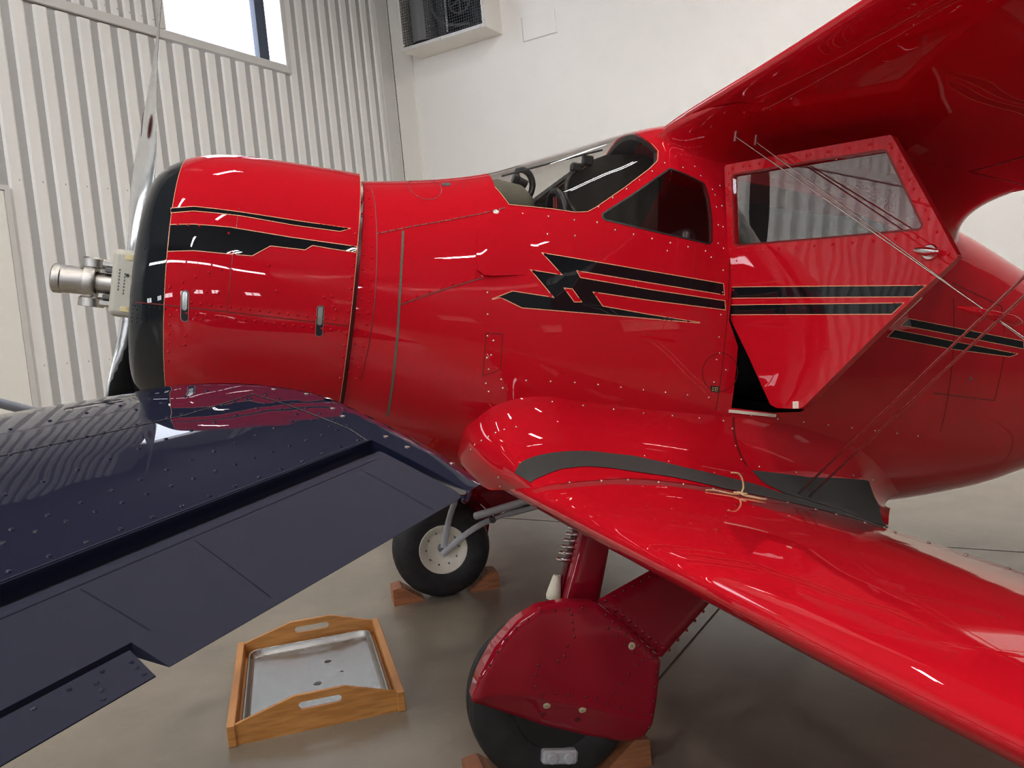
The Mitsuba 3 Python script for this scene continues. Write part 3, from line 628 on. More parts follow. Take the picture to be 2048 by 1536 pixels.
for x in np.arange(-1.10, -.5, .036): cr += [(x, zs - .022), (x + .012, zs + .020)]
for x in np.arange(-1.17, -.97, .045): cr += [(x, .02 + .06 * math.sin((x + 1.1) * 9)), (x, -.02)]
for z in np.arange(-.30, -.10, .035): cr += [(-1.16, z), (-1.10, z)][:1 + (int(z * 100) % 2)]
for z in np.arange(-.3, .3, .045): cr += [(-.50, z)]
cr += [(-1.17, .225), (-1.13, .228), (-1.09, .23), (-.98, .215), (-.96, .14), (-.95, .135), (-.57, .02), (-.56, -.02), (-.55, -.03), (-.60, .012), (-.82, .11), (-.78, .015)]
def c_n(p):
    n = np.stack([np.zeros(len(p)), np.sqrt(np.maximum(.63 ** 2 - p[:, 1] ** 2, 0)), p[:, 1]], -1); return n / np.linalg.norm(n, axis=1, keepdims=True)
cr = np.array(cr)
add('rivet', cat_([body(dome(a, b, .006, .0042, 7, 2)) for a, b in zip(cmap(cr, 0), c_n(cr))]), 'red_paint', cow, smooth=True, kind='stuff')
lr = np.array([(x, z) for x, z in [(-1.27, .19), (-1.285, .12), (-1.24, .21)] + [(-1.31 + .02 * (i % 3), -.10 - .016 * (i // 3)) for i in range(15)] + [(-1.30 + i * .02, -.102) for i in range(7)]])
add('rivet', cat_([body(dome(a, b, .004, .003, 7, 2)) for a, b in zip(cmap(lr, 0), c_n(lr))]), 'cowl_black', cow, smooth=True, kind='stuff')
# engine behind the lip, and the ring in the gap
eng = part('engine', plane)
scene[eng] = mikit.ply(body(lathe([(-1.34, .03), (-1.34, .10), (-1.28, .14), (-1.2, .20), (-1.0, .24), (-.8, .26), (-.5, .3), (-.5, .01)], [0, 0, 0], [1, 0, 0], 40)), 'machine_grey', smooth=35)
for kx in range(9):
    a = math.radians(90 + 40 * kx); rd = np.array([0, math.cos(a), math.sin(a)])
    fin = [(.20, .07)]
    for q in np.arange(.22, .40, .022): fin += [(q, .07), (q, .085), (q + .008, .085), (q + .008, .07)]
    fin += [(.41, .06), (.41, .005)]
    add('cylinder', body(lathe([(r_, w_) for r_, w_ in fin], np.array([-1.03, 0, 0]), rd, 18)), 'machine_black', eng)
add('baffle', body(lathe([(-.93, .20), (-.93, .60), (-.92, .60), (-.92, .2)], [0, 0, 0], [1, 0, 0], 40)), 'machine_black', eng)
add('exhaust_ring', body(lathe([(-.70, .36), (-.52, .60), (-.47, .595), (-.47, .2)], [0, 0, 0], [1, 0, 0], 60)), 'dark_red', plane, smooth=40)

# ---- propeller
pr = part('propeller', plane)
HX = np.array([1.0, 0, 0])
def px_(x, y, z): return np.array([x, y, z - .008])
hub = m3.Manifold.batch_hull([to_m3(welded(trimesh.creation.icosphere(2, .028).apply_translation([x, y, z]))) for x in (-1.455, -1.355) for y in (-.055, .055) for z in (-.118, .118)])
scene[key_for('hub', pr)] = mikit.ply(body(from_m3(hub)), 'cast_grey', smooth=30)
for z in (.112, -.112): add('hub_clamp', body(lathe([(-.012, .03), (-.016, .075), (-.010, .088), (.010, .088), (.016, .075), (.012, .03)], [-1.405, 0, z], [0, 0, 1], 28)), 'brass', pr, smooth=40)
add('dome', body(lathe([(-1.725, .002), (-1.725, .056), (-1.718, .064), (-1.69, .064), (-1.685, .060), (-1.60, .058), (-1.592, .066), (-1.565, .066), (-1.56, .045), (-1.47, .045), (-1.47, .002)], [0, 0, -.008], [1, 0, 0], 36)), 'steel', pr, smooth=35)
add('dome_flange', body(lathe([(-1.595, .05), (-1.595, .076), (-1.565, .080), (-1.55, .074), (-1.55, .05)], [0, 0, -.008], [1, 0, 0], 30)), 'steel', pr, smooth=35)
for sg in (1, -1):
    bl = [box([-1.525, 0.0, sg * .085 - .008], [.12, .07, .034], None, .008), disc(np.array([-1.565, .0, sg * .085 - .008 - .022]), [0, 0, 1], 0, .052, .044, 24, .2)]
    add('counterweight', body(cat_(bl)), 'steel', pr, smooth=30)
    add('counterweight_bracket', body(cat_([box([-1.485, .02, sg * .058 - .008], [.06, .05, .022], None, .004), box([-1.485, -.02, sg * .03 - .008], [.05, .03, .03], None, .004)])), 'machine_grey', pr, smooth=30)
for q, (y, z0) in enumerate(((.086, .0), (.086, .03))): pass
add('hub_bolt', body(disc([-1.415, .083, .035], [0, 1, 0], 0, .007, .006, 10)), 'machine_black', pr)
for xx, za, zb_ in ((-1.447, -.03, .06), (-1.425, -.045, .05), (-1.37, -.05, .05)):
    for z in np.arange(za, zb_, .014): add('stencil_mark', body(box([xx, .0832, z], [.006, .0012, .009])), 'machine_grey', pr)
def blade(sg):
    """root shank, then a twisted tapering aerofoil out to the tip"""
    r_ = np.array([.10, .18, .25, .34, .45, .60, .80, 1.0, 1.18, 1.28, 1.31])
    ch = np.array([.075, .076, .085, .115, .15, .175, .18, .165, .135, .08, .02]); tk = np.array([.075, .074, .066, .05, .036, .026, .018, .013, .009, .005, .003])
    tw = np.radians([62, 62, 60, 55, 46, 36, 24, 15, 11, 10, 10])
    rr = np.linspace(.10, 1.31, 60); C_, K_, W_ = PC(r_, ch)(rr), PC(r_, tk)(rr), PC(r_, tw)(rr)
    a = np.arange(28) * 2 * math.pi / 28; P = []
    for r1, c1, k1, w1 in zip(rr, C_, K_, W_):
        sx = np.cos(a); e = .75 + .25 * np.clip((.30 - r1) / .1, 0, 1) ; tt = np.sin(a) * np.sqrt(np.maximum(1 - (1 - e) * (sx + 0.3) ** 2, .2))
        u, v = c1 / 2 * sx, k1 / 2 * tt
        # chord direction: mostly across (y), turned towards the axis by the twist
        P.append(np.stack([-1.405 + u * np.sin(w1) + v * np.cos(w1), sg * (u * np.cos(w1)) - sg * v * np.sin(w1), np.full(28, sg * r1) - .008], -1))
    return loft(np.array(P))
for sg in (1, -1):
    bm_ = blade(sg); aft = (bm_.face_normals[:, 0] > .3) & (np.abs(bm_.triangles_center[:, 2]) > .22)
    add('blade', body(mesh(bm_.vertices, bm_.faces[~aft])), 'polished_aluminium', pr, smooth=50)
    add('blade_back', body(mesh(bm_.vertices, bm_.faces[aft])), 'machine_black', pr, smooth=50, label='matt black rear face of the blade')
    cuff = np.array([[-1.372, -sg * .02, sg * z - .008] for z in (.50, .60, .72)])
add('blade_sticker', body(sheet(Point(0, 0).buffer(1, quad_segs=8), .5, lambda p: np.stack([-1.428 + .0 * p[:, 0] , .022 + p[:, 0] * .016, .70 + p[:, 1] * .055], -1))), 'dark_red', pr)

# ---- wings
def airfoil(n=44, t=.12, cam=.014):
    b = np.linspace(0, math.pi, n); x = (1 - np.cos(b)) / 2
    y = 5 * t * (.2969 * np.sqrt(x) - .126 * x - .3516 * x ** 2 + .2843 * x ** 3 - .1036 * x ** 4)
    c = np.where(x < .4, cam / .16 * (.8 * x - x ** 2), cam / .36 * (.2 + .8 * x - x ** 2))
    return np.vstack([np.stack([x, c + y], -1)[::-1], np.stack([x, c - y], -1)[1:-1]])
def wing(stations, n=44, t=.115, cam=.013, sub=24):
    """stations: (y, LE x, LE z, TE x, TE z, thickness scale)"""
    st = np.array(stations, float); ys = np.unique(np.r_[np.linspace(st[0, 0], st[-1, 0], sub), st[:, 0]]); f = PC(st[:, 0], st[:, 1:])
    af = airfoil(n, t, cam); P = []
    for y in ys:
        lx, lz, tx, tz, k = f(y); c = math.hypot(tx - lx, tz - lz); ex = np.array([tx - lx, tz - lz]) / c; ez = np.array([-ex[1], ex[0]])
        q = np.array([lx, lz]) + c * (af[:, :1] * ex + af[:, 1:] * k * ez); P.append(np.stack([q[:, 0], np.full(len(q), y), q[:, 1]], -1))
    return np.array(P)
def lowz(y): return -.672 + .030 * (abs(y) - .6)
LWS = [(.45, .20, lowz(.45), 1.84, -.700, 1), (.9, .20, lowz(.9), 1.84, -.695, 1), (2.4, .21, lowz(2.4), 1.82, -.715 + .01, .98), (3.6, .25, lowz(3.6), 1.76, -.66, .9), (4.4, .42, lowz(4.4), 1.62, -.62, .7), (4.75, .80, lowz(4.75), 1.35, -.60, .35)]
UWS = [(0, .95, 1.055, 2.40, .90, .8), (.5, .905, 1.045, 2.42, .872, 1), (.9, .90, 1.045, 2.42, .868, 1), (2.4, .90, 1.085, 2.42, .92, 1), (3.6, .93, 1.115, 2.38, .97, .9), (4.4, 1.08, 1.14, 2.25, 1.02, .7), (4.75, 1.45, 1.15, 1.95, 1.09, .35)]
low = wing(LWS, sub=40); upw = wing(UWS, sub=40)
mir = lambda m: (lambda q: (q.invert(), q)[1])(mesh(np.asarray(m.vertices) * [1, -1, 1], m.faces))
lw = part('lower_wing', plane); m_ = loft(low)
scene[lw] = mikit.ply(body(m_), 'red_paint', smooth=50)
scene[key_for('lower_wing', plane)] = mikit.ply(body(mir(m_)), 'red_paint', smooth=50)
uw = part('upper_wing', plane); m_ = loft(upw)
scene[uw] = mikit.ply(body(cat_([m_, mir(m_)])), 'red_paint', smooth=50)

# wing root fillets: strips curved from the fuselage side out to the wing
class Strip:
    def __init__(s, A, C, W_, n=70, m=26):
        s.A, s.C, s.W = [PC(np.linspace(0, 1, len(q)), np.asarray(q, float)) for q in (A, C, W_)]; s.n, s.m = n, m
    def __call__(s, p, off=0.0):
        u, v = np.asarray(p)[:, 0], np.asarray(p)[:, 1]
        f = lambda u, v: s.A(u) * ((1 - v) ** 2)[:, None] + s.C(u) * (2 * v * (1 - v))[:, None] + s.W(u) * (v ** 2)[:, None]
        q = f(u, v)
        if off:
            e = 1e-3; a = f(np.clip(u + e, 0, 1), v) - f(np.clip(u - e, 0, 1), v); b = f(u, np.clip(v + e, 0, 1)) - f(u, np.clip(v - e, 0, 1))
            n = np.cross(a, b); n /= np.linalg.norm(n, axis=1, keepdims=True) + 1e-12; n *= np.sign(n[:, 1:2] + 1e-9); q = q + n * off
        return q
    def mesh(s):
        U, V = np.meshgrid(np.linspace(0, 1, s.n), np.linspace(0, 1, s.m), indexing='ij')
        return grid(s(np.stack([U.ravel(), V.ravel()], -1)).reshape(s.n, s.m, 3))
def wz(P, x, y, up=True):
    """height of the wing's upper or lower face over (x, y)"""
    ys = P[:, 0, 1]; j = np.clip(np.searchsorted(ys, y), 1, len(ys) - 1); t = (y - ys[j - 1]) / (ys[j] - ys[j - 1]); S = P[j - 1] * (1 - t) + P[j] * t
    n = (len(S) + 2) // 2; c = S[:n][::-1] if up else np.vstack([S[n - 1:], S[:1]])
    return float(np.interp(x, c[:, 0], c[:, 2]))
def ff(x, z, d=-.004): return [x, float(fus_y(x, z)) + d, z]
Y1 = 1.02
fa = [ff(.10, -.66), ff(.045, -.57), ff(.04, -.48), ff(.09, -.40), ff(.17, -.33), ff(.37, -.28), ff(.60, -.285), ff(.83, -.29), ff(1.05, -.285), ff(1.25, -.285), ff(1.5, -.29), ff(1.75, -.33), ff(2.0, -.40), ff(2.20, -.50), ff(2.44, -.61)]
fw = [[.16, .60, -.705], [.185, .68, -.690], [.200, .78, -.672], [.212, .90, -.655], [.24, Y1, -.622], [.40, Y1, 0], [.60, Y1, 0], [.83, Y1, 0], [1.05, Y1, 0], [1.25, Y1, 0], [1.45, Y1, 0], [1.68, Y1 - .02, 0], [1.86, .93, -.700], [1.985, .79, -.706], [2.14, .60, -.690], [2.34, .36, -.690]]
for q in fw:
    if q[2] == 0: q[2] = wz(low, q[0], q[1]) - .001
fc = []
for a, b in zip(fa, fw):
    fc.append([.45 * a[0] + .55 * b[0], a[1] * .92 + b[1] * .08, b[2] * .86 + a[2] * .14])
for i, (dx, dy, dz) in {0: (-.02, .03, .0), 1: (-.05, .07, .03), 2: (-.06, .09, .06), 3: (-.04, .09, .08), 4: (.0, .06, .07), 5: (0, .03, .03)}.items(): fc[i] = [fc[i][0] + dx, fc[i][1] + dy, fc[i][2] + dz]
LF = Strip(fa, fc, fw, 120, 30)
fil = part('wing_root_fillet', plane)
scene[fil] = mikit.ply(body(LF.mesh()), 'red_paint', smooth=True)
mm_ = LF.mesh(); mm_ = mesh(np.asarray(mm_.vertices) * [1, -1, 1], mm_.faces[:, ::-1])
scene[key_for('wing_root_fillet', plane)] = mikit.ply(body(mm_), 'red_paint', smooth=True)
# upper fillet, on the underside
ua = [ff(.86, .98), ff(.93, .93), ff(1.03, .885), ff(1.2, .865), ff(1.45, .83), ff(1.8, .76), ff(2.1, .70), ff(2.35, .66), ff(2.55, .70), ff(2.68, .80)]
uwp = [[.915, .62, 1.03], [.93, .80, 1.0], [1.0, .95, 0], [1.2, 1.0, 0], [1.45, 1.0, 0], [1.8, 1.0, 0], [2.1, 1.0, 0], [2.32, .95, 0], [2.425, .80, .868], [2.5, .50, .90]]
for q in uwp:
    if q[2] == 0: q[2] = wz(upw, q[0], q[1], False) + .002
uc = [[.5 * a[0] + .5 * b[0], a[1] * .9 + b[1] * .1, b[2] * .88 + a[2] * .12] for a, b in zip(ua, uwp)]
UF = Strip(ua, uc, uwp, 90, 24)
scene[key_for('upper_root_fillet', plane)] = mikit.ply(body(UF.mesh()), 'red_paint', smooth=True)

fsr = [(.10, .93), (.155, .80)] + [(u, .30) for u in np.linspace(.14, .30, 7)] + [(u, .0 + .06) for u in np.linspace(.36, .62, 7)] + [(.635, v) for v in (.12, .28, .42)] + [(u, .56 - .0) for u in (.47,)] + [(u, v) for u, v in ((.50, .60), (.56, .67), (.60, .70), (.66, .47), (.72, .45), (.78, .38), (.84, .28), (.90, .20))]
fsr = np.array(fsr); fo, fn_ = LF(fsr), LF(fsr, .01) - LF(fsr)
add('screw', cat_([body(dome(a, b, .0052, .003, 7, 2)) for a, b in zip(fo, fn_)]), 'bright_steel', fil, smooth=True, kind='stuff')
add('panel_seam', body(sheet(lines([(.637, .02), (.637, .50)], .004), .03, lambda p: LF(p, .0014))), 'seam_paint', fil, smooth=True)
for pts in ([(2.336, -.083), (2.771, -.083), (2.80, .143)], [(2.44, .478), (2.60, .445), (2.791, .405), (2.80, .27)]):
    add('hatch_seam', body(sheet(LineString(pts).buffer(.0022, cap_style='flat', join_style='mitre'), .02, lambda p: fs(p, .0014))), 'seam_paint', fus, smooth=True)
add('hatch_knob', body(dome(side([[2.58, .01]])[0], fus_n(np.array([[2.58, .01]]))[0], .010, .003, 12, 2)), 'machine_grey', fus, smooth=True)

# black walkway mats on the wing root
M1 = [(.234, .79), (.266, .717), (.306, .667), (.338, .635), (.401, .585), (.451, .585), (.516, .673), (.566, .717), (.614, .748), (.645, .80), (.82, .985), (.82, 1.0), (.56, 1.0), (.524, .985), (.466, .887), (.401, .836), (.363, .83), (.326, .855), (.293, .906), (.26, .93)]
M2 = [(.640, .54), (.734, .484), (.885, .252), (.905, .358), (.93, .52), (.94, .70), (.90, .86), (.83, .98), (.655, .80), (.640, .70)]
for q in (M1, M2): add('walkway_mat', body(sheet(Polygon(q).buffer(0), .012, lambda p: LF(p, .0025))), 'walk_mat', plane, smooth=True, label='dark grey grip mat')

# ---- undercarriage (built on the left, mirrored to the right)
WY, WC, WRAD = 1.17, np.array([.326, 1.17, -1.347]), .305
def floor_z(x): return -1.728 + .2126 * x
def both(base, m, mt, smooth=False, parent=plane, **k):
    a = part(base, parent); scene[a] = mikit.ply(body(m), mt, smooth=smooth)
    b = part(base, parent); scene[b] = mikit.ply(body(mir(m)), mt, smooth=smooth)
    return a, b
tp = [(-.075, .130), (-.088, .150), (-.098, .19), (-.100, .225), (-.094, .262), (-.078, .288), (-.060, .299), (-.045, .3025), (-.042, .299), (-.036, .299), (-.033, .304), (-.016, .3048), (-.013, .300), (-.006, .300), (-.003, .305), (.003, .305), (.006, .300), (.013, .300), (.016, .3048), (.033, .304), (.036, .299), (.042, .299), (.045, .3025), (.060, .299), (.078, .288), (.094, .262), (.100, .225), (.098, .19), (.088, .150), (.075, .130)]
ta = both('tyre', lathe(tp, WC, [0, 1, 0], 72, True), 'rubber', 40)
wp = [(-.03, .01), (-.045, .05), (-.050, .095), (-.062, .110), (-.082, .126), (-.092, .150), (-.084, .156), (-.06, .135), (.06, .135), (.084, .156), (.092, .150), (.082, .126), (.062, .110), (.050, .095), (.045, .05), (.03, .01)]
wa = both('wheel_hub', lathe(wp, WC, [0, 1, 0], 56), 'cream', 35)
for sg, k in ((1, wa[0]), (-1, wa[1])):
    ms = []
    for j in range(10):
        a = 2 * math.pi * j / 10 + .2
        for ss in (-1, 1): ms.append(dome(np.array([WC[0] + .105 * math.cos(a), sg * WY + ss * .056, WC[2] + .105 * math.sin(a)]), [0, ss, 0], .008, .006, 8, 2))
    for j, mj in enumerate(ms): add('bolt', body(mj), 'machine_grey', k)
    add('brake_disc', body(disc(np.array([WC[0], sg * (WY + .078), WC[2]]), [0, sg, 0], .02, .160, .018, 48, .3)), 'machine_black', k, smooth=35)
    add('hub_cap', body(disc(np.array([WC[0], sg * (WY - .035), WC[2]]), [0, -sg, 0], 0, .028, .045, 20, .3)), 'machine_grey', k, smooth=40)
    add('brake_caliper', body(cat_([box([WC[0] + .02, sg * (WY + .098), WC[2] - .175], [.13, .05, .05], None, .008), disc(np.array([WC[0] - .01, sg * (WY + .12), WC[2] - .175]), [0, sg, 0], 0, .02, .012, 16, .3), disc(np.array([WC[0] + .05, sg * (WY + .12), WC[2] - .175]), [0, sg, 0], 0, .02, .012, 16, .3)])), 'grey_paint', k, smooth=30)
# wheel cover
CV = Polygon([(-.010, -1.307), (.009, -1.216), (.051, -1.122), (.12, -1.034), (.195, -.982), (.291, -.96), (.402, -.961), (.523, -1.04), (.663, -1.153), (.662, -1.271), (.658, -1.379), (.648, -1.447), (.613, -1.469), (.556, -1.472), (.441, -1.458), (.289, -1.42), (.14, -1.368)]).buffer(.02, quad_segs=8).buffer(-.04, quad_segs=8).buffer(.02, quad_segs=8)
cre = PC([-.01, .069, .166, .276, .426, .64, .68], [-1.307, -1.279, -1.28, -1.30, -1.326, -1.379, -1.39])
def cover_y(p):
    d = p[:, 1] - cre(np.clip(p[:, 0], -.01, .68)); y = 1.345 + np.where(d > 0, -.13 * np.maximum(d - .10, 0) ** 1.3 + .10 * np.minimum(d, .1) * (1 - np.minimum(d, .1) / .2), .60 * np.minimum(d, 0))
    b = .009 * np.exp(-((p[:, 0] - .43) ** 2 + (p[:, 1] + 1.07) ** 2) / .008) + .003 * np.exp(-((p[:, 0] - .17) ** 2 + (p[:, 1] + 1.2) ** 2) / .004) - .003 * np.exp(-((p[:, 0] - .36) ** 2 + (p[:, 1] + 1.2) ** 2) / .006)
    e = np.array([CV.exterior.distance(Point(q)) for q in p]); return y + b - .010 * np.exp(-e / .008)
def cover(p, off=0.0): p = np.asarray(p, float); return np.stack([p[:, 0], cover_y(p) + off, p[:, 1]], -1)
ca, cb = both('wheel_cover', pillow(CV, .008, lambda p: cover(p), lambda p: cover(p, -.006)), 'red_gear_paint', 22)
rim_ = np.asarray(CV.exterior.coords)
up_ = [q for q in rim_[:-1] if q[1] > -1.33]
# rim flange reaching in over the tyre along the upper edge
top_e = LineString([(-.004, -1.30), (.012, -1.216), (.053, -1.124), (.122, -1.038), (.197, -.987), (.293, -.966), (.40, -.966)])
te = np.array([top_e.interpolate(t, normalized=True).coords[0] for t in np.linspace(0, 1, 24)])
fl_ = np.stack([cover(te), np.stack([te[:, 0] + .006, np.full(24, 1.25), te[:, 1] - .004], -1)])
add('flange', body(grid(fl_)), 'red_gear_paint', ca, smooth=True)
cn = np.array([0, 1.0, 0])
rv = along([(.03, -1.20), (.07, -1.11), (.13, -1.04), (.20, -.995), (.39, -.975)], .05) + [(.237, -1.277), (.281, -1.27), (.328, -1.277), (.393, -1.282), (.43, -1.287), (.49, -1.268), (.518, -1.233), (.542, -1.2), (.567, -1.168), (.207, -1.248), (.202, -1.205), (.207, -1.174), (.278, -1.16), (.298, -1.143), (.305, -1.107)] + along([(.648, -1.17), (.648, -1.40)], .05) + along([(.31, -.99), (.33, -1.09)], .025) + along([(.425, -.99), (.64, -1.155)], .034) + along([(.43, -1.03), (.61, -1.17)], .045) + along([(.45, -1.30), (.63, -1.345)], .05)
add('rivet', cat_([body(dome(cover(np.array([q]))[0], cn, .0055, .004, 7, 2)) for q in rv]), 'dark_red', ca, smooth=True, kind='stuff')
for q in ((.26, -1.319), (.389, -1.331), (.544, -1.104)):
    o = cover(np.array([q]))[0]; d_ = np.array([0, 1.0, -.45 if q[1] < -1.3 else .05])
    add('washer', body(disc(o - .001 * cn, d_, .005, .0135, .003, 20, .4)), 'washer', ca, smooth=40)
    add('washer_screw', body(disc(o, d_, 0, .006, .0035, 8, .4)), 'brass', ca)
for q in ((.259, -1.359), (.385, -1.375)):
    o = cover(np.array([q]))[0]; add('filled_hole', body(disc(o - .001 * cn, [0, 1, -.45], 0, .0115, .0022, 18, .4)), 'dark_red', ca, smooth=40)
# upright leg fairing, coil spring, rear panel
def slab(q, yv, th, bulge=0.0):
    """flat faired plate: q four (x, z) corners, yv the y of each, thickness th"""
    q = np.asarray(q, float); A = np.c_[q, np.ones(4)]; co = np.linalg.lstsq(A, np.asarray(yv, float), rcond=None)[0]
    P = Polygon(q).buffer(-.006).buffer(.006); f = lambda p, d: np.stack([p[:, 0], np.c_[p, np.ones(len(p))] @ co + d, p[:, 1]], -1)
    ed = lambda p: np.array([P.exterior.distance(Point(a)) for a in p])
    return pillow(P, .02, lambda p: f(p, th / 2 * np.sqrt(np.clip(ed(p) / .02, 0, 1)) + bulge * np.clip(ed(p) / .06, 0, 1)), lambda p: f(p, -th / 2 * np.sqrt(np.clip(ed(p) / .02, 0, 1)))), f
th_ = np.linspace(0, 2 * math.pi, 33)[:-1]; lz = np.array([-.60, -.70, -.80, -.90, -1.00, -1.01])
def se(a, n=3.2): return np.sign(a) * np.abs(a) ** (2 / n)
legP = np.array([[[np.interp(z, [-1.01, -.60], [.342, .398]) + wl_ / 2 + wl_ / 2 * se(math.cos(t)), 1.14 + .040 * se(math.sin(t)), z] for t in th_] for z in lz for wl_ in [np.interp(z, [-1.01, -.60], [.138, .115])]])
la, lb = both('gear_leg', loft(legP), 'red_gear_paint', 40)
def legf(p, d): return np.stack([p[:, 0], np.full(len(p), 1.14 + .0395 + d), p[:, 1]], -1)
for z in (-.72, -.745, -.77): add('stencil', body(sheet(LineString([(.425 + (z + .72) * .1, z), (.45 + (z + .72) * .1, z)]).buffer(.003), .01, lambda p: legf(p, .0015))), 'dark_red', la)
pan2, panf = slab([(.415, -.965), (.86, -.77), (1.05, -.865), (.686, -1.160)], [1.288, 1.14, 1.14, 1.288], .022)
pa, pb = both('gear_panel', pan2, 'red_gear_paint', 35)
def pr_(q, r=.0062): p = np.array([q]); return dome(panf(p, .011)[0], [0.05, 1, -.1], r, .0045, 7, 2)
rq = [(.44 + t * .36, -.968 + t * .155) for t in np.linspace(.03, .95, 10)] + [(.70 + t * .30, -1.145 + t * .243) for t in np.linspace(.05, .95, 8)] + [(.98, -.855), (.90, -.82)]
rb = [(.455 + t * .225, -1.0 - t * .155) for t in np.linspace(.06, .94, 8)] + [(.48 + t * .225, -.985 - t * .15) for t in np.linspace(.06, .94, 8)]
add('rivet', cat_([body(pr_(q)) for q in rq]), 'seam_paint', pa, smooth=True, kind='stuff')
add('bolt_head', cat_([body(pr_(q, .011)) for q in rb]), 'red_gear_paint', pa, smooth=True, kind='stuff')
th = np.linspace(0, 2 * math.pi * 9, 9 * 16)
sp = np.stack([.372 - .055 * th / th[-1] + .026 * np.cos(th) + .03, 1.10 + .026 * np.sin(th), -.665 - .215 * th / th[-1]], -1)
both('coil_spring', tube(sp, .0075, 7), 'chrome', True)
both('oleo_rod', tube([[.402, 1.10, -.62], [.374, 1.10, -.8], [.34, 1.10, -1.02]], .014, 12), 'dark_red', True)
both('rubber_boot', lathe([(0, .014), (.02, .018), (.05, .024), (.075, .028), (.09, .024), (.09, .01)], [.322, 1.11, -.925], [-.08, .02, -1], 18), 'cream', 40)
# retraction links, seen on the far side
for sg in (-1,):
    t = np.array([1, sg, 1])
    arm1 = spline(np.array([[.325, 1.085, -1.335], [.332, 1.075, -1.22], [.345, 1.07, -1.12], [.362, 1.06, -1.03], [.37, 1.05, -.90]]) * t, 20)
    arm2 = spline(np.array([[.320, 1.075, -1.375], [.39, 1.065, -1.30], [.47, 1.06, -1.225], [.54, 1.05, -1.17], [.60, 1.03, -1.13]]) * t, 20)
    add('drag_link', body(tube(arm1, .013, 8, ell=1.5)), 'grey_paint', plane, smooth=40)
    add('drag_link', body(tube(arm2, .013, 8, ell=1.5)), 'grey_paint', plane, smooth=40)
    add('link_joint', body(cat_([rod(np.array([.60, 1.06, -1.13]) * t, np.array([.60, 1.0, -1.13]) * t, .020, 14), rod(np.array([.60, 1.03, -1.13]) * t, np.array([.64, 1.0, -1.105]) * t, .014, 10)])), 'machine_grey', plane, smooth=35)
    add('retract_strut', body(tube(np.array([[.62, 1.01, -1.115], [.66, .96, -1.085], [.68, .94, -1.07], [.88, .66, -.93], [1.02, .50, -.82]]) * t, [.013, .013, .022, .022, .022], 14)), 'grey_paint', plane, smooth=35)
    add('retract_strut', body(tube(np.array([[.50, 1.05, -1.12], [.70, .80, -.98], [.92, .55, -.80]]) * t, .024, 14)), 'grey_paint', plane, smooth=35)
    add('brake_line', body(tube(np.array([[.60, .98, -1.08], [.78, .75, -.97], [.95, .52, -.80]]) * t, .006, 6)), 'cabin_black', plane, smooth=True)
gd, gdf = slab([(.28, -.70), (.95, -.70), (.70, -1.06), (.40, -1.12)], [-1.30] * 4, .014)
add('gear_door', body(gd), 'dark_red', plane, smooth=35)

# ---- bracing wires and their spreader (the streamlined "javelin")
def wire(a, b, m='steel', r=.003): return add('bracing_wire', body(tube([a, (np.array(a) + b) / 2, b], r, 8)), m, plane, smooth=True)
W1a, W1b = np.array([1.135, .80, .955]), np.array([1.225, .80, .945])
# landing wires run from the upper root to the lower tip, flying wires from the lower root to the upper tip
def lin2(a, b, y): t = (y - a[1]) / (b[1] - a[1]); return a + (b - a) * t
for a, b, y1 in (((1.004, .80, .885), (1.380, 1.88, .135), 2.9), ((1.100, .80, .880), (1.475, 1.88, .090), 2.9), ((1.462, .80, -.633), (1.330, 1.88, .118), 2.9), ((1.513, .80, -.645), (1.385, 1.88, .110), 2.9)):
    a, b = np.array(a), np.array(b); wire(a, lin2(a, b, y1), 'steel', .0027 if a[2] > 0 else .0048)
ja, jb = np.array([1.245, 1.88, .146]), np.array([1.490, 1.88, .128])
jt = np.linspace(0, 1, 22); jr = .0165 * np.clip(np.sin(np.pi * np.clip(jt * .62 + .02, 0, 1)), 0.05, 1) ** .6 * np.clip((1 - jt) / .12, 0.15, 1) ** .5
add('wire_spreader', body(tube(ja + (jb - ja) * jt[:, None], jr, 14)), 'red_paint', plane, smooth=True, label='red streamlined spreader where the wires cross')
for t_ in (.28, .52, .86): add('spreader_screw', body(dome(ja + (jb - ja) * t_ + [0, .016, 0], [0, 1, 0], .005, .003, 8, 2)), 'red_gear_paint', 'red_biplane__wire_spreader', smooth=True)
for x, y in ((1.01, .80), (1.105, .80)): add('wire_fitting', body(box([x, y, .885], [.02, .014, .05], None, .003)), 'seam_paint', plane)

# ---- inside the cabin
add('glareshield', body(loft(np.array([[[x, .44 * s * math.cos(a), .50 + (top_ - .50) * max(math.sin(a), 0) ** .8 + min(math.sin(a), 0) * .05] for a in np.linspace(0, 2 * math.pi, 40)[:-1]] for x, s, top_ in ((.02, .9, .66), (.14, .93, .70), (.245, .9, .692), (.285, .84, .66), (.295, .6, .60))]))), 'olive', plane, smooth=40)
add('instrument_panel', body(box([.26, 0, .32], [.03, .92, .40], None, .01)), 'cabin_black', plane)
cur = Polygon([(.36, .63), (.68, .925), (.78, .975), (1.06, 1.02), (1.12, .45), (.62, .42), (.36, .45)])
add('cabin_curtain', body(pillow(cur, .04, lambda p: np.stack([p[:, 0], -.13 + .006 * np.sin(p[:, 0] * 60), p[:, 1]], -1), lambda p: np.stack([p[:, 0], -.136 + .006 * np.sin(p[:, 0] * 60), p[:, 1]], -1))), 'curtain', plane, smooth=40)
add('cabin_tube', body(rod([.345, -.115, .618], [.675, -.115, .928], .010, 10)), 'cabin_black', plane, smooth=True)
add('cabin_tube', body(rod([.362, -.105, .612], [.690, -.105, .920], .0035, 8)), 'pinstripe', plane, smooth=True)
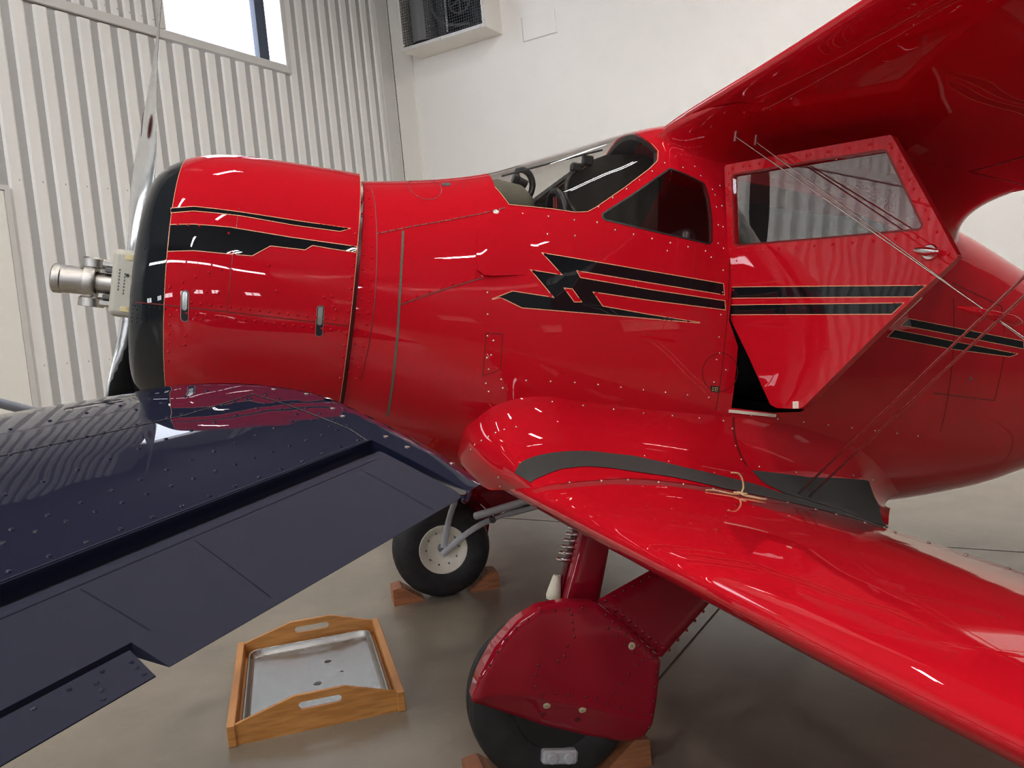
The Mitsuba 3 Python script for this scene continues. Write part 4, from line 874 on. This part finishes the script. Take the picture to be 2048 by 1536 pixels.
mk = add('rear_mirror', body(cat_([tube(spline([[.268, -.02, .775], [.305, -.02, .795], [.345, -.02, .775], [.365, -.02, .72], [.355, -.02, .675], [.335, -.02, .665]], 16), [.006] + [.022] * 13 + [.015, .006], 12, ell=.7), rod([.275, -.02, .745], [.335, -.02, .725], .020, 12), disc(np.array([.262, -.02, .748]), [1, 0, -.2], 0, .030, .03, 18, .3)])), 'cabin_black', plane, smooth=40)
ya = np.linspace(-.35, math.pi + .35, 22)
yk = part('control_yoke', plane)
scene[yk] = mikit.ply(body(tube(np.stack([.44 - .03 * np.sin(ya), .22 - .13 * np.cos(ya), .535 + .125 * np.sin(ya)], -1), .017, 10)), 'leather', smooth=True)
for y in (.20, .235): add('spoke', body(rod([.435, y, .50], [.42, y, .64], .008, 8)), 'seam_paint', yk, smooth=True)
add('column', body(rod([.28, .22, .50], [.44, .22, .54], .02, 12)), 'cabin_black', yk, smooth=True)
bm = add('microphone_boom', body(tube(spline([[.63, -.02, .885], [.575, -.02, .83], [.535, .0, .76], [.53, .02, .70], [.56, .03, .645], [.60, .05, .58], [.61, .05, .50]], 30), .014, 10)), 'cabin_black', plane, smooth=True)
add('boom_clamp', body(cat_([box([.635, -.02, .895], [.055, .035, .05], None, .006), box([.578, -.02, .850], [.055, .04, .045], None, .008)])), 'machine_black', plane)
def seat(x, y, z, h):
    k = part('seat', plane)
    b = m3.Manifold.batch_hull([to_m3(welded(trimesh.creation.icosphere(2, .055).apply_translation(q))) for q in [(x + .02, y - .16, z), (x + .02, y + .16, z), (x + .14, y - .15, z + h), (x + .14, y + .15, z + h)]])
    scene[k] = mikit.ply(body(from_m3(b)), 'leather', smooth=40)
    c = m3.Manifold.batch_hull([to_m3(welded(trimesh.creation.icosphere(2, .06).apply_translation(q))) for q in [(x - .36, y - .16, z - .03), (x - .36, y + .16, z - .03), (x, y - .16, z - .06), (x, y + .16, z - .06)]])
    add('cushion', body(from_m3(c)), 'leather', k, smooth=40)
    hd = m3.Manifold.batch_hull([to_m3(welded(trimesh.creation.icosphere(2, .045).apply_translation(q))) for q in [(x + .13, y - .075, z + h + .06), (x + .13, y + .075, z + h + .06), (x + .15, y - .06, z + h + .145), (x + .15, y + .06, z + h + .145)]])
    add('headrest', body(from_m3(hd)), 'leather', k, smooth=40)
    add('seat_base', body(box([x - .16, y, z - .26], [.30, .30, .34], None, .01)), 'cabin_black', k)
for y in (.27, -.27): seat(.91, y, -.10, .48)
bench = m3.Manifold.batch_hull([to_m3(welded(trimesh.creation.icosphere(2, .07).apply_translation(q))) for q in [(1.75, -.40, -.15), (1.75, .40, -.15), (2.1, -.38, -.15), (2.1, .38, -.15)]])
add('rear_bench', body(from_m3(bench)), 'leather', plane, smooth=40)
add('rear_bench', body(box([2.16, 0, .12], [.10, .76, .50], None, .03)), 'leather', plane)

# aileron / flap hinge lines, wing fasteners, twine on the lower wing
def on_low(p, d): return np.array([[x, y, wz(low, x, y) + d] for x, y in np.asarray(p)])
def on_under(p, d): return np.array([[x, y, wz(upw, x, y, False) - d] for x, y in np.asarray(p)])
add('panel_seam', body(sheet(lines([(2.06, .95), (2.06, 3.4)], .008), .06, lambda p: on_under(p, .0015))), 'seam_paint', uw)
add('panel_seam', body(sheet(lines([(2.06, .95), (2.40, .95)], .006), .05, lambda p: on_under(p, .0015))), 'seam_paint', uw)
add('panel_seam', body(sheet(lines([(.30, 1.10), (.7, 1.075), (1.79, 1.06)], .005), .03, lambda p: on_low(p, .0015))), 'seam_paint', lw)
add('panel_seam', body(sheet(lines([(1.42, 1.10), (1.42, 3.3)], .008), .06, lambda p: on_low(p, .0015))), 'seam_paint', lw)
wr = np.array([(.34 + i * .115, 1.10 + (.012 if i % 2 else -.012)) for i in range(13)] + [(1.50 + i * .0, 1.25 + i * .17) for i in range(8)])
add('rivet', cat_([body(dome(a, [0, 0, 1], .0075, .005, 8, 2)) for a in on_low(wr, 0)]), 'steel', lw, smooth=True, kind='stuff')

# ------------------------------------------------------------------ the dark blue wing in front
bd = D['blue']; BP, BS_, BC_, BN_ = [np.array(bd[k]) for k in ('P', 'S', 'C', 'N')]
blue = thing('blue_airplane', 'dark navy blue airplane wing with aileron and trim tab, in the lower left foreground', 'airplane')
def b_ch(u): return 1.28 + .16 * np.maximum(-(np.asarray(u) - .05), 0)
def nac(x, t=.13): x = np.clip(x, 0, 1); return 5 * t * (.2969 * np.sqrt(x) - .126 * x - .3516 * x ** 2 + .2843 * x ** 3 - .1036 * x ** 4)
def b_top(u, v): c = b_ch(u); return c * nac(1 - v / c) * 1.28
def b_bot(u, v): c = b_ch(u); return -c * nac(1 - v / c) * .62
def S3(u, v, h): return BP + u[:, None] * BS_ + v[:, None] * BC_ + h[:, None] * BN_
TIP = [(0, 0), (.12, .006), (.165, .06), (.212, .152), (.275, .357), (.335, .599), (.345, .68), (.335, .77), (.30, .90), (.25, 1.00), (.19, 1.12), (.13, 1.235), (.08, 1.272)]
PLAN = Polygon(TIP + [(0.05, 1.28), (-1.3, 1.28 + .16 * 1.35), (-2.2, 1.28 + .16 * 2.25), (-2.2, 0)])
TIPL = LineString(TIP[1:])
AIL = [(-2.2, .30), (.085, .305), (.035, .006), (.0, 0), (-.838, 0), (-.838, .082), (-2.2, .082)]
TAB = [(-2.2, .068), (-.852, .068), (-.866, -.004), (-2.2, -.004)]
SLOT = Polygon([(-2.2, .30 - .01), (.085 - .01, .295), (.03, -.05), (-2.4, -.05)])
def edge_fall(p, w=.05):
    d = np.array([TIPL.distance(Point(q)) for q in p]); return np.sqrt(np.clip(1 - (1 - np.clip(d / w, 0, 1)) ** 2, 0, 1))
def wave(p): return .0012 * (meshkit.fbm(np.c_[p * 5.0, p[:, :1] * 0], 2, 3) - .5)
MAIN = PLAN.intersection(Polygon([(-2.2, .338), (.118, .338), (.058, .0), (.12, -.05), (2, -.05), (2, 3), (-2.2, 3)]))
def m_top(p): return S3(p[:, 0], p[:, 1], b_top(p[:, 0], p[:, 1]) * (.15 + .85 * edge_fall(p)) + wave(p))
def m_bot(p): return S3(p[:, 0], p[:, 1], b_bot(p[:, 0], p[:, 1]) * edge_fall(p))
k = part('wing', blue); scene[k] = mikit.ply(pillow(MAIN, .022, m_top, m_bot), 'navy_paint', smooth=32)
bwing = k
def a_top(p, d=0.0):
    # the aileron's nose is rounded and set a little below the wing's skin
    v = p[:, 1]; n = np.clip((.305 - v) / .03, 0, 1); return S3(p[:, 0], v, b_top(p[:, 0], v) * .98 - .020 * (1 - np.sqrt(np.clip(1 - (1 - n) ** 2, 0, 1))) - .003 + d)
def a_bot(p): v = p[:, 1]; n = np.clip((.305 - v) / .03, 0, 1); return S3(p[:, 0], v, b_bot(p[:, 0], v) * .9 - .004 + .012 * (1 - n))
ak = part('aileron', blue); scene[ak] = mikit.ply(pillow(Polygon(AIL), .018, a_top, a_bot), 'navy_flat', smooth=30)
tk_ = part('trim_tab', ak); scene[tk_] = mikit.ply(pillow(Polygon(TAB), .018, lambda p: a_top(p, .001), a_bot), 'navy_flat', smooth=30)
sl_ = Polygon([(-2.2, .345), (.118, .345), (.062, .008), (.034, .008), (.084, .300), (-2.2, .296)])
add('hinge_slot', pillow(sl_.buffer(.006), .03, lambda p: S3(p[:, 0], p[:, 1], b_top(p[:, 0], p[:, 1]) * .35), lambda p: S3(p[:, 0], p[:, 1], b_bot(p[:, 0], p[:, 1]) * .8)), 'slot_black', bwing)
def bl(pts, w, f, m, par, base='panel_seam', h=.03): add(base, sheet(lines(pts, w), h, f), m, par, smooth=True)
mt = lambda p, d: S3(p[:, 0], p[:, 1], b_top(p[:, 0], p[:, 1]) * (.15 + .85 * edge_fall(p)) + wave(p) + d)
bl([(-2.2, .80 + .2), (-.578, .813), (-.111, .774), (.163, .80)], .005, lambda p: mt(p, .0012), 'slot_black', bwing)
bl([(.165, .81), (.132, .421), (.10, .338)], .005, lambda p: mt(p, .0012), 'slot_black', bwing)
bl([(-2.2, .345), (.112, .345)], .004, lambda p: mt(p, .0012), 'navy_flat', bwing)
bl([(-2.2, .262), (.03, .258)], .0016, lambda p: a_top(p, .0012), 'navy_paint', ak)
bl([(-.56, .25), (-.60, .02)], .0012, lambda p: a_top(p, .0012), 'navy_paint', ak)
bl([(-.80, .25), (-.80, .085)], .0012, lambda p: a_top(p, .0012), 'navy_paint', ak)
bl([(-.05, .25), (-.09, .01)], .0012, lambda p: a_top(p, .0012), 'navy_paint', ak)
bk_ = []
def row(a, b, st): return along([a, b], st)
for (a, b, st) in (((-1.3, .84), (.15, .775), .045), ((-.9, .60), (.10, .70), .085), ((-.95, .47), (.08, .56), .075), ((-.95, .475 - .02), (.10, .44), .06), ((-1.1, .365), (.10, .36), .072), ((-.2, .90), (.12, .93), .09), ((-.7, .98), (.0, .97), .1), ((.19, .80), (.15, .42), .055), ((.125, .80), (.105, .43), .06)):
    bk_ += row(a, b, st)
pq = np.array(bk_)
add('rivet', cat_([dome(a, BN_, .0054, .0034, 9, 3) for a in mt(pq, 0)]), 'navy_paint', bwing, smooth=True, kind='stuff')
pq = np.array(row((-1.3, .058), (-.87, .056), .052) + [(-.868, .045), (-.871, .030), (-.874, .012)] + [(-.93, .042), (-.935, .025), (-.945, .008)] + row((-1.15, .045), (-1.16, .0), .02))
add('rivet', cat_([dome(a, BN_, .0048, .0026, 8, 2) for a in a_top(pq, .001)]), 'navy_paint', tk_, smooth=True, kind='stuff')
add('fuel_cap', disc(mt(np.array([[.285, .62]]), -.001)[0], BN_ + .5 * BS_, 0, .014, .004, 18, .3), 'steel', bwing, smooth=40)
for q in ((.20, .50), (.17, .33), (.155, .25), (.17, .12), (.23, .56), (.28, .70), (.25, .80)): add('screw', disc(mt(np.array([q]), -.0012)[0], BN_ + .2 * BS_, 0, .008, .003, 12, .3), 'steel', bwing, smooth=40)
hx = S3(np.array([.02, .055]), np.array([-.002, .002]), np.array([.0, .004]))
add('hinge_bracket', tube(spline([hx[0] - .004 * BN_, hx[0] + .5 * (hx[1] - hx[0]) - .020 * BN_, hx[1] - .003 * BN_], 10), .006, 8), 'navy_paint', ak, smooth=True)

# ------------------------------------------------------------------ things on the floor
# wooden tray with an aluminium pan under the engine
tq = np.array([[-1.324, 3.431], [-.603, 3.625]]); tx = (tq[1] - tq[0]) / np.linalg.norm(tq[1] - tq[0]); tw = float(np.linalg.norm(tq[1] - tq[0]))
ty = np.array([-tx[1], tx[0]]); TX, TY = np.r_[tx, 0], np.r_[ty, 0]; TD = 1.05; TO = np.r_[tq[0], 0]
tray = thing('wooden_tray', 'orange-brown wooden tray with cut-out handles, on the floor beside the navy wing', 'tray')
def tl(x, y, z): return TO + x * TX + y * TY + UP * z
TR = np.stack([TX, TY, UP])
for nm, y0 in (('end_board', .022), ('end_board', TD - .022)):
    pf = Polygon([(.02, 0), (tw - .02, 0), (tw - .02, .085), (tw * .66, 0.16), (tw * .38, 0.16), (.02, .085)])
    hnd = LineString([(tw * .42, 0.16 * .70), (tw * .62, 0.16 * .70)]).buffer(.017, quad_segs=6)
    m = trimesh.creation.extrude_polygon(pf.difference(hnd), .018, engine='earcut'); v = np.asarray(m.vertices)
    add(nm, mesh(TO + v[:, :1] * TX + (y0 - .009 + v[:, 2:]) * TY + v[:, 1:2] * UP, m.faces[:, ::-1]), 'wood', tray)
for x0 in (.015, tw - .015): add('side_board', box(tl(x0, TD / 2, .046), [.034, TD, .092], TR, .003), 'wood', tray)
add('base_board', box(tl(tw / 2, TD / 2, .008), [tw - .04, TD - .06, .010], TR), 'wood', tray)
pan_ = thing('metal_pan', 'shallow aluminium drip pan with rounded corners lying in the wooden tray', 'pan')
pp = Polygon([(.055, .045), (tw - .055, .045), (tw - .055, TD - .05), (.055, TD - .05)])
rp = lambda d, r: pp.buffer(-r - d).buffer(r, quad_segs=8)
rings_ = [(rp(-.004, .055), .052), (rp(0, .055), .055), (rp(.006, .055), .052), (rp(.013, .052), .030), (rp(.026, .045), .0215)]
def rpts(P, n=120): L = P.exterior; return np.array([L.interpolate(t, normalized=True).coords[0] for t in np.arange(n) / n])
def ring3(P, z):
    p = rpts(P); c = np.array([tw / 2, TD / 2]); a0 = np.argmin(np.abs(np.arctan2(p[:, 1] - c[1], p[:, 0] - c[0]))); p = np.roll(p, -a0, 0)
    return np.array([tl(x, y, z) for x, y in p])
RG = np.array([ring3(P, z) for P, z in rings_]); mid = RG[-1].mean(0)
g = grid(RG, cv=True); i = np.arange(120); gb = mesh(np.vstack([RG[-1], [mid]]), np.stack([i, (i + 1) % 120, i * 0 + 120], 1))
scene[pan_ + '__body'] = mikit.ply(cat_([g, gb]), 'brushed_tray', smooth=40)
for x, y, r in ((tw * .60, TD * .68, .018), (tw * .515, TD * .43, .020), (tw * .68, TD * .52, .008)):
    add('oil_drop', disc(tl(x, y, .0217), UP, 0, r, .0015, 20, .5), 'oil', pan_, smooth=40)

# chocks: wooden wedges in front of and behind the wheels
def chock(c, d, label, L=.19, Wd=.16, H=.11):
    """c: foot of its tall side on the floor, d: direction towards the tyre"""
    k = thing('wheel_chock', label, 'wheel chock', 'wooden wheel chocks')
    d = np.r_[np.asarray(d, float) / np.linalg.norm(d), 0]; s = np.cross(UP, d); c = np.r_[c, 0]
    pr = [(0, 0), (L, 0), (L, .012), (L * .30, H), (.0, H * .92)]
    v = [c + a * d + b * UP + sg * Wd / 2 * s for sg in (-1, 1) for a, b in pr]; n = len(pr)
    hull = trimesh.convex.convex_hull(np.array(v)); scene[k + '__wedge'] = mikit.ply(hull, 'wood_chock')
    add('screw', disc(c + .0 * d + UP * H * .5, -d, 0, .006, .003, 10), 'steel', k)
    return k
AH2 = AH[:2]
def whl(sg): return (Bd(np.array([[.326, sg * WY, 0.0]]))[0])[:2] + 0
for sg, where in ((-1, 'far wheel with the cream hub'), (1, 'near wheel under the red cover')):
    g_ = Bd(np.array([[WC[0], sg * WY, WC[2]]]))[0][:2]
    chock(g_ - AH2 * .335, AH2, 'brown wooden chock %s the %s' % ('in front of', where))
    chock(g_ + AH2 * .335, -AH2, 'brown wooden chock %s the %s' % ('behind', where))

# grey pole reaching in at the left edge, its foot on the floor
add('pole', tube([[-2.30, 9.60, .03], np.array([-3.63, 6.0, 1.44]) + (np.array([-2.3, 9.6, .03]) - np.array([-3.63, 6.0, 1.44])) * .5, np.array([-3.63, 6.0, 1.44]), np.array([-3.63, 6.0, 1.44]) - (np.array([-2.3, 9.6, .03]) - np.array([-3.63, 6.0, 1.44])) * .25], .036, 12), 'pole_grey', None, smooth=True, label='slanting grey pole at the left edge, behind the navy wing', category='pole')
# loose twine standing on the lower wing
def lwp(x, y, h): return [x, y, wz(low, x, y) + h]
tz = [lwp(.80, 1.27, .004), lwp(.84, 1.255, .006), lwp(.90, 1.275, .004), lwp(.97, 1.25, .006), lwp(1.04, 1.28, .004), lwp(1.0, 1.30, .005), lwp(.94, 1.275, .010), lwp(.955, 1.26, .035), lwp(.948, 1.255, .065), lwp(.925, 1.255, .082), lwp(.90, 1.255, .080)]
add('twine', body(tube(spline(tz, 70), .0034, 8)), 'cord', None, smooth=True, label='short tan cord standing up on the red lower wing beside the grip mat', category='cord')
tz2 = [lwp(.93, 1.24, .008), lwp(.955, 1.285, .013), lwp(.965, 1.25, .010), lwp(.94, 1.245, .012)]
scene['twine__knot'] = mikit.ply(body(tube(spline(tz2, 30), .0045, 8)), 'cord', smooth=True)
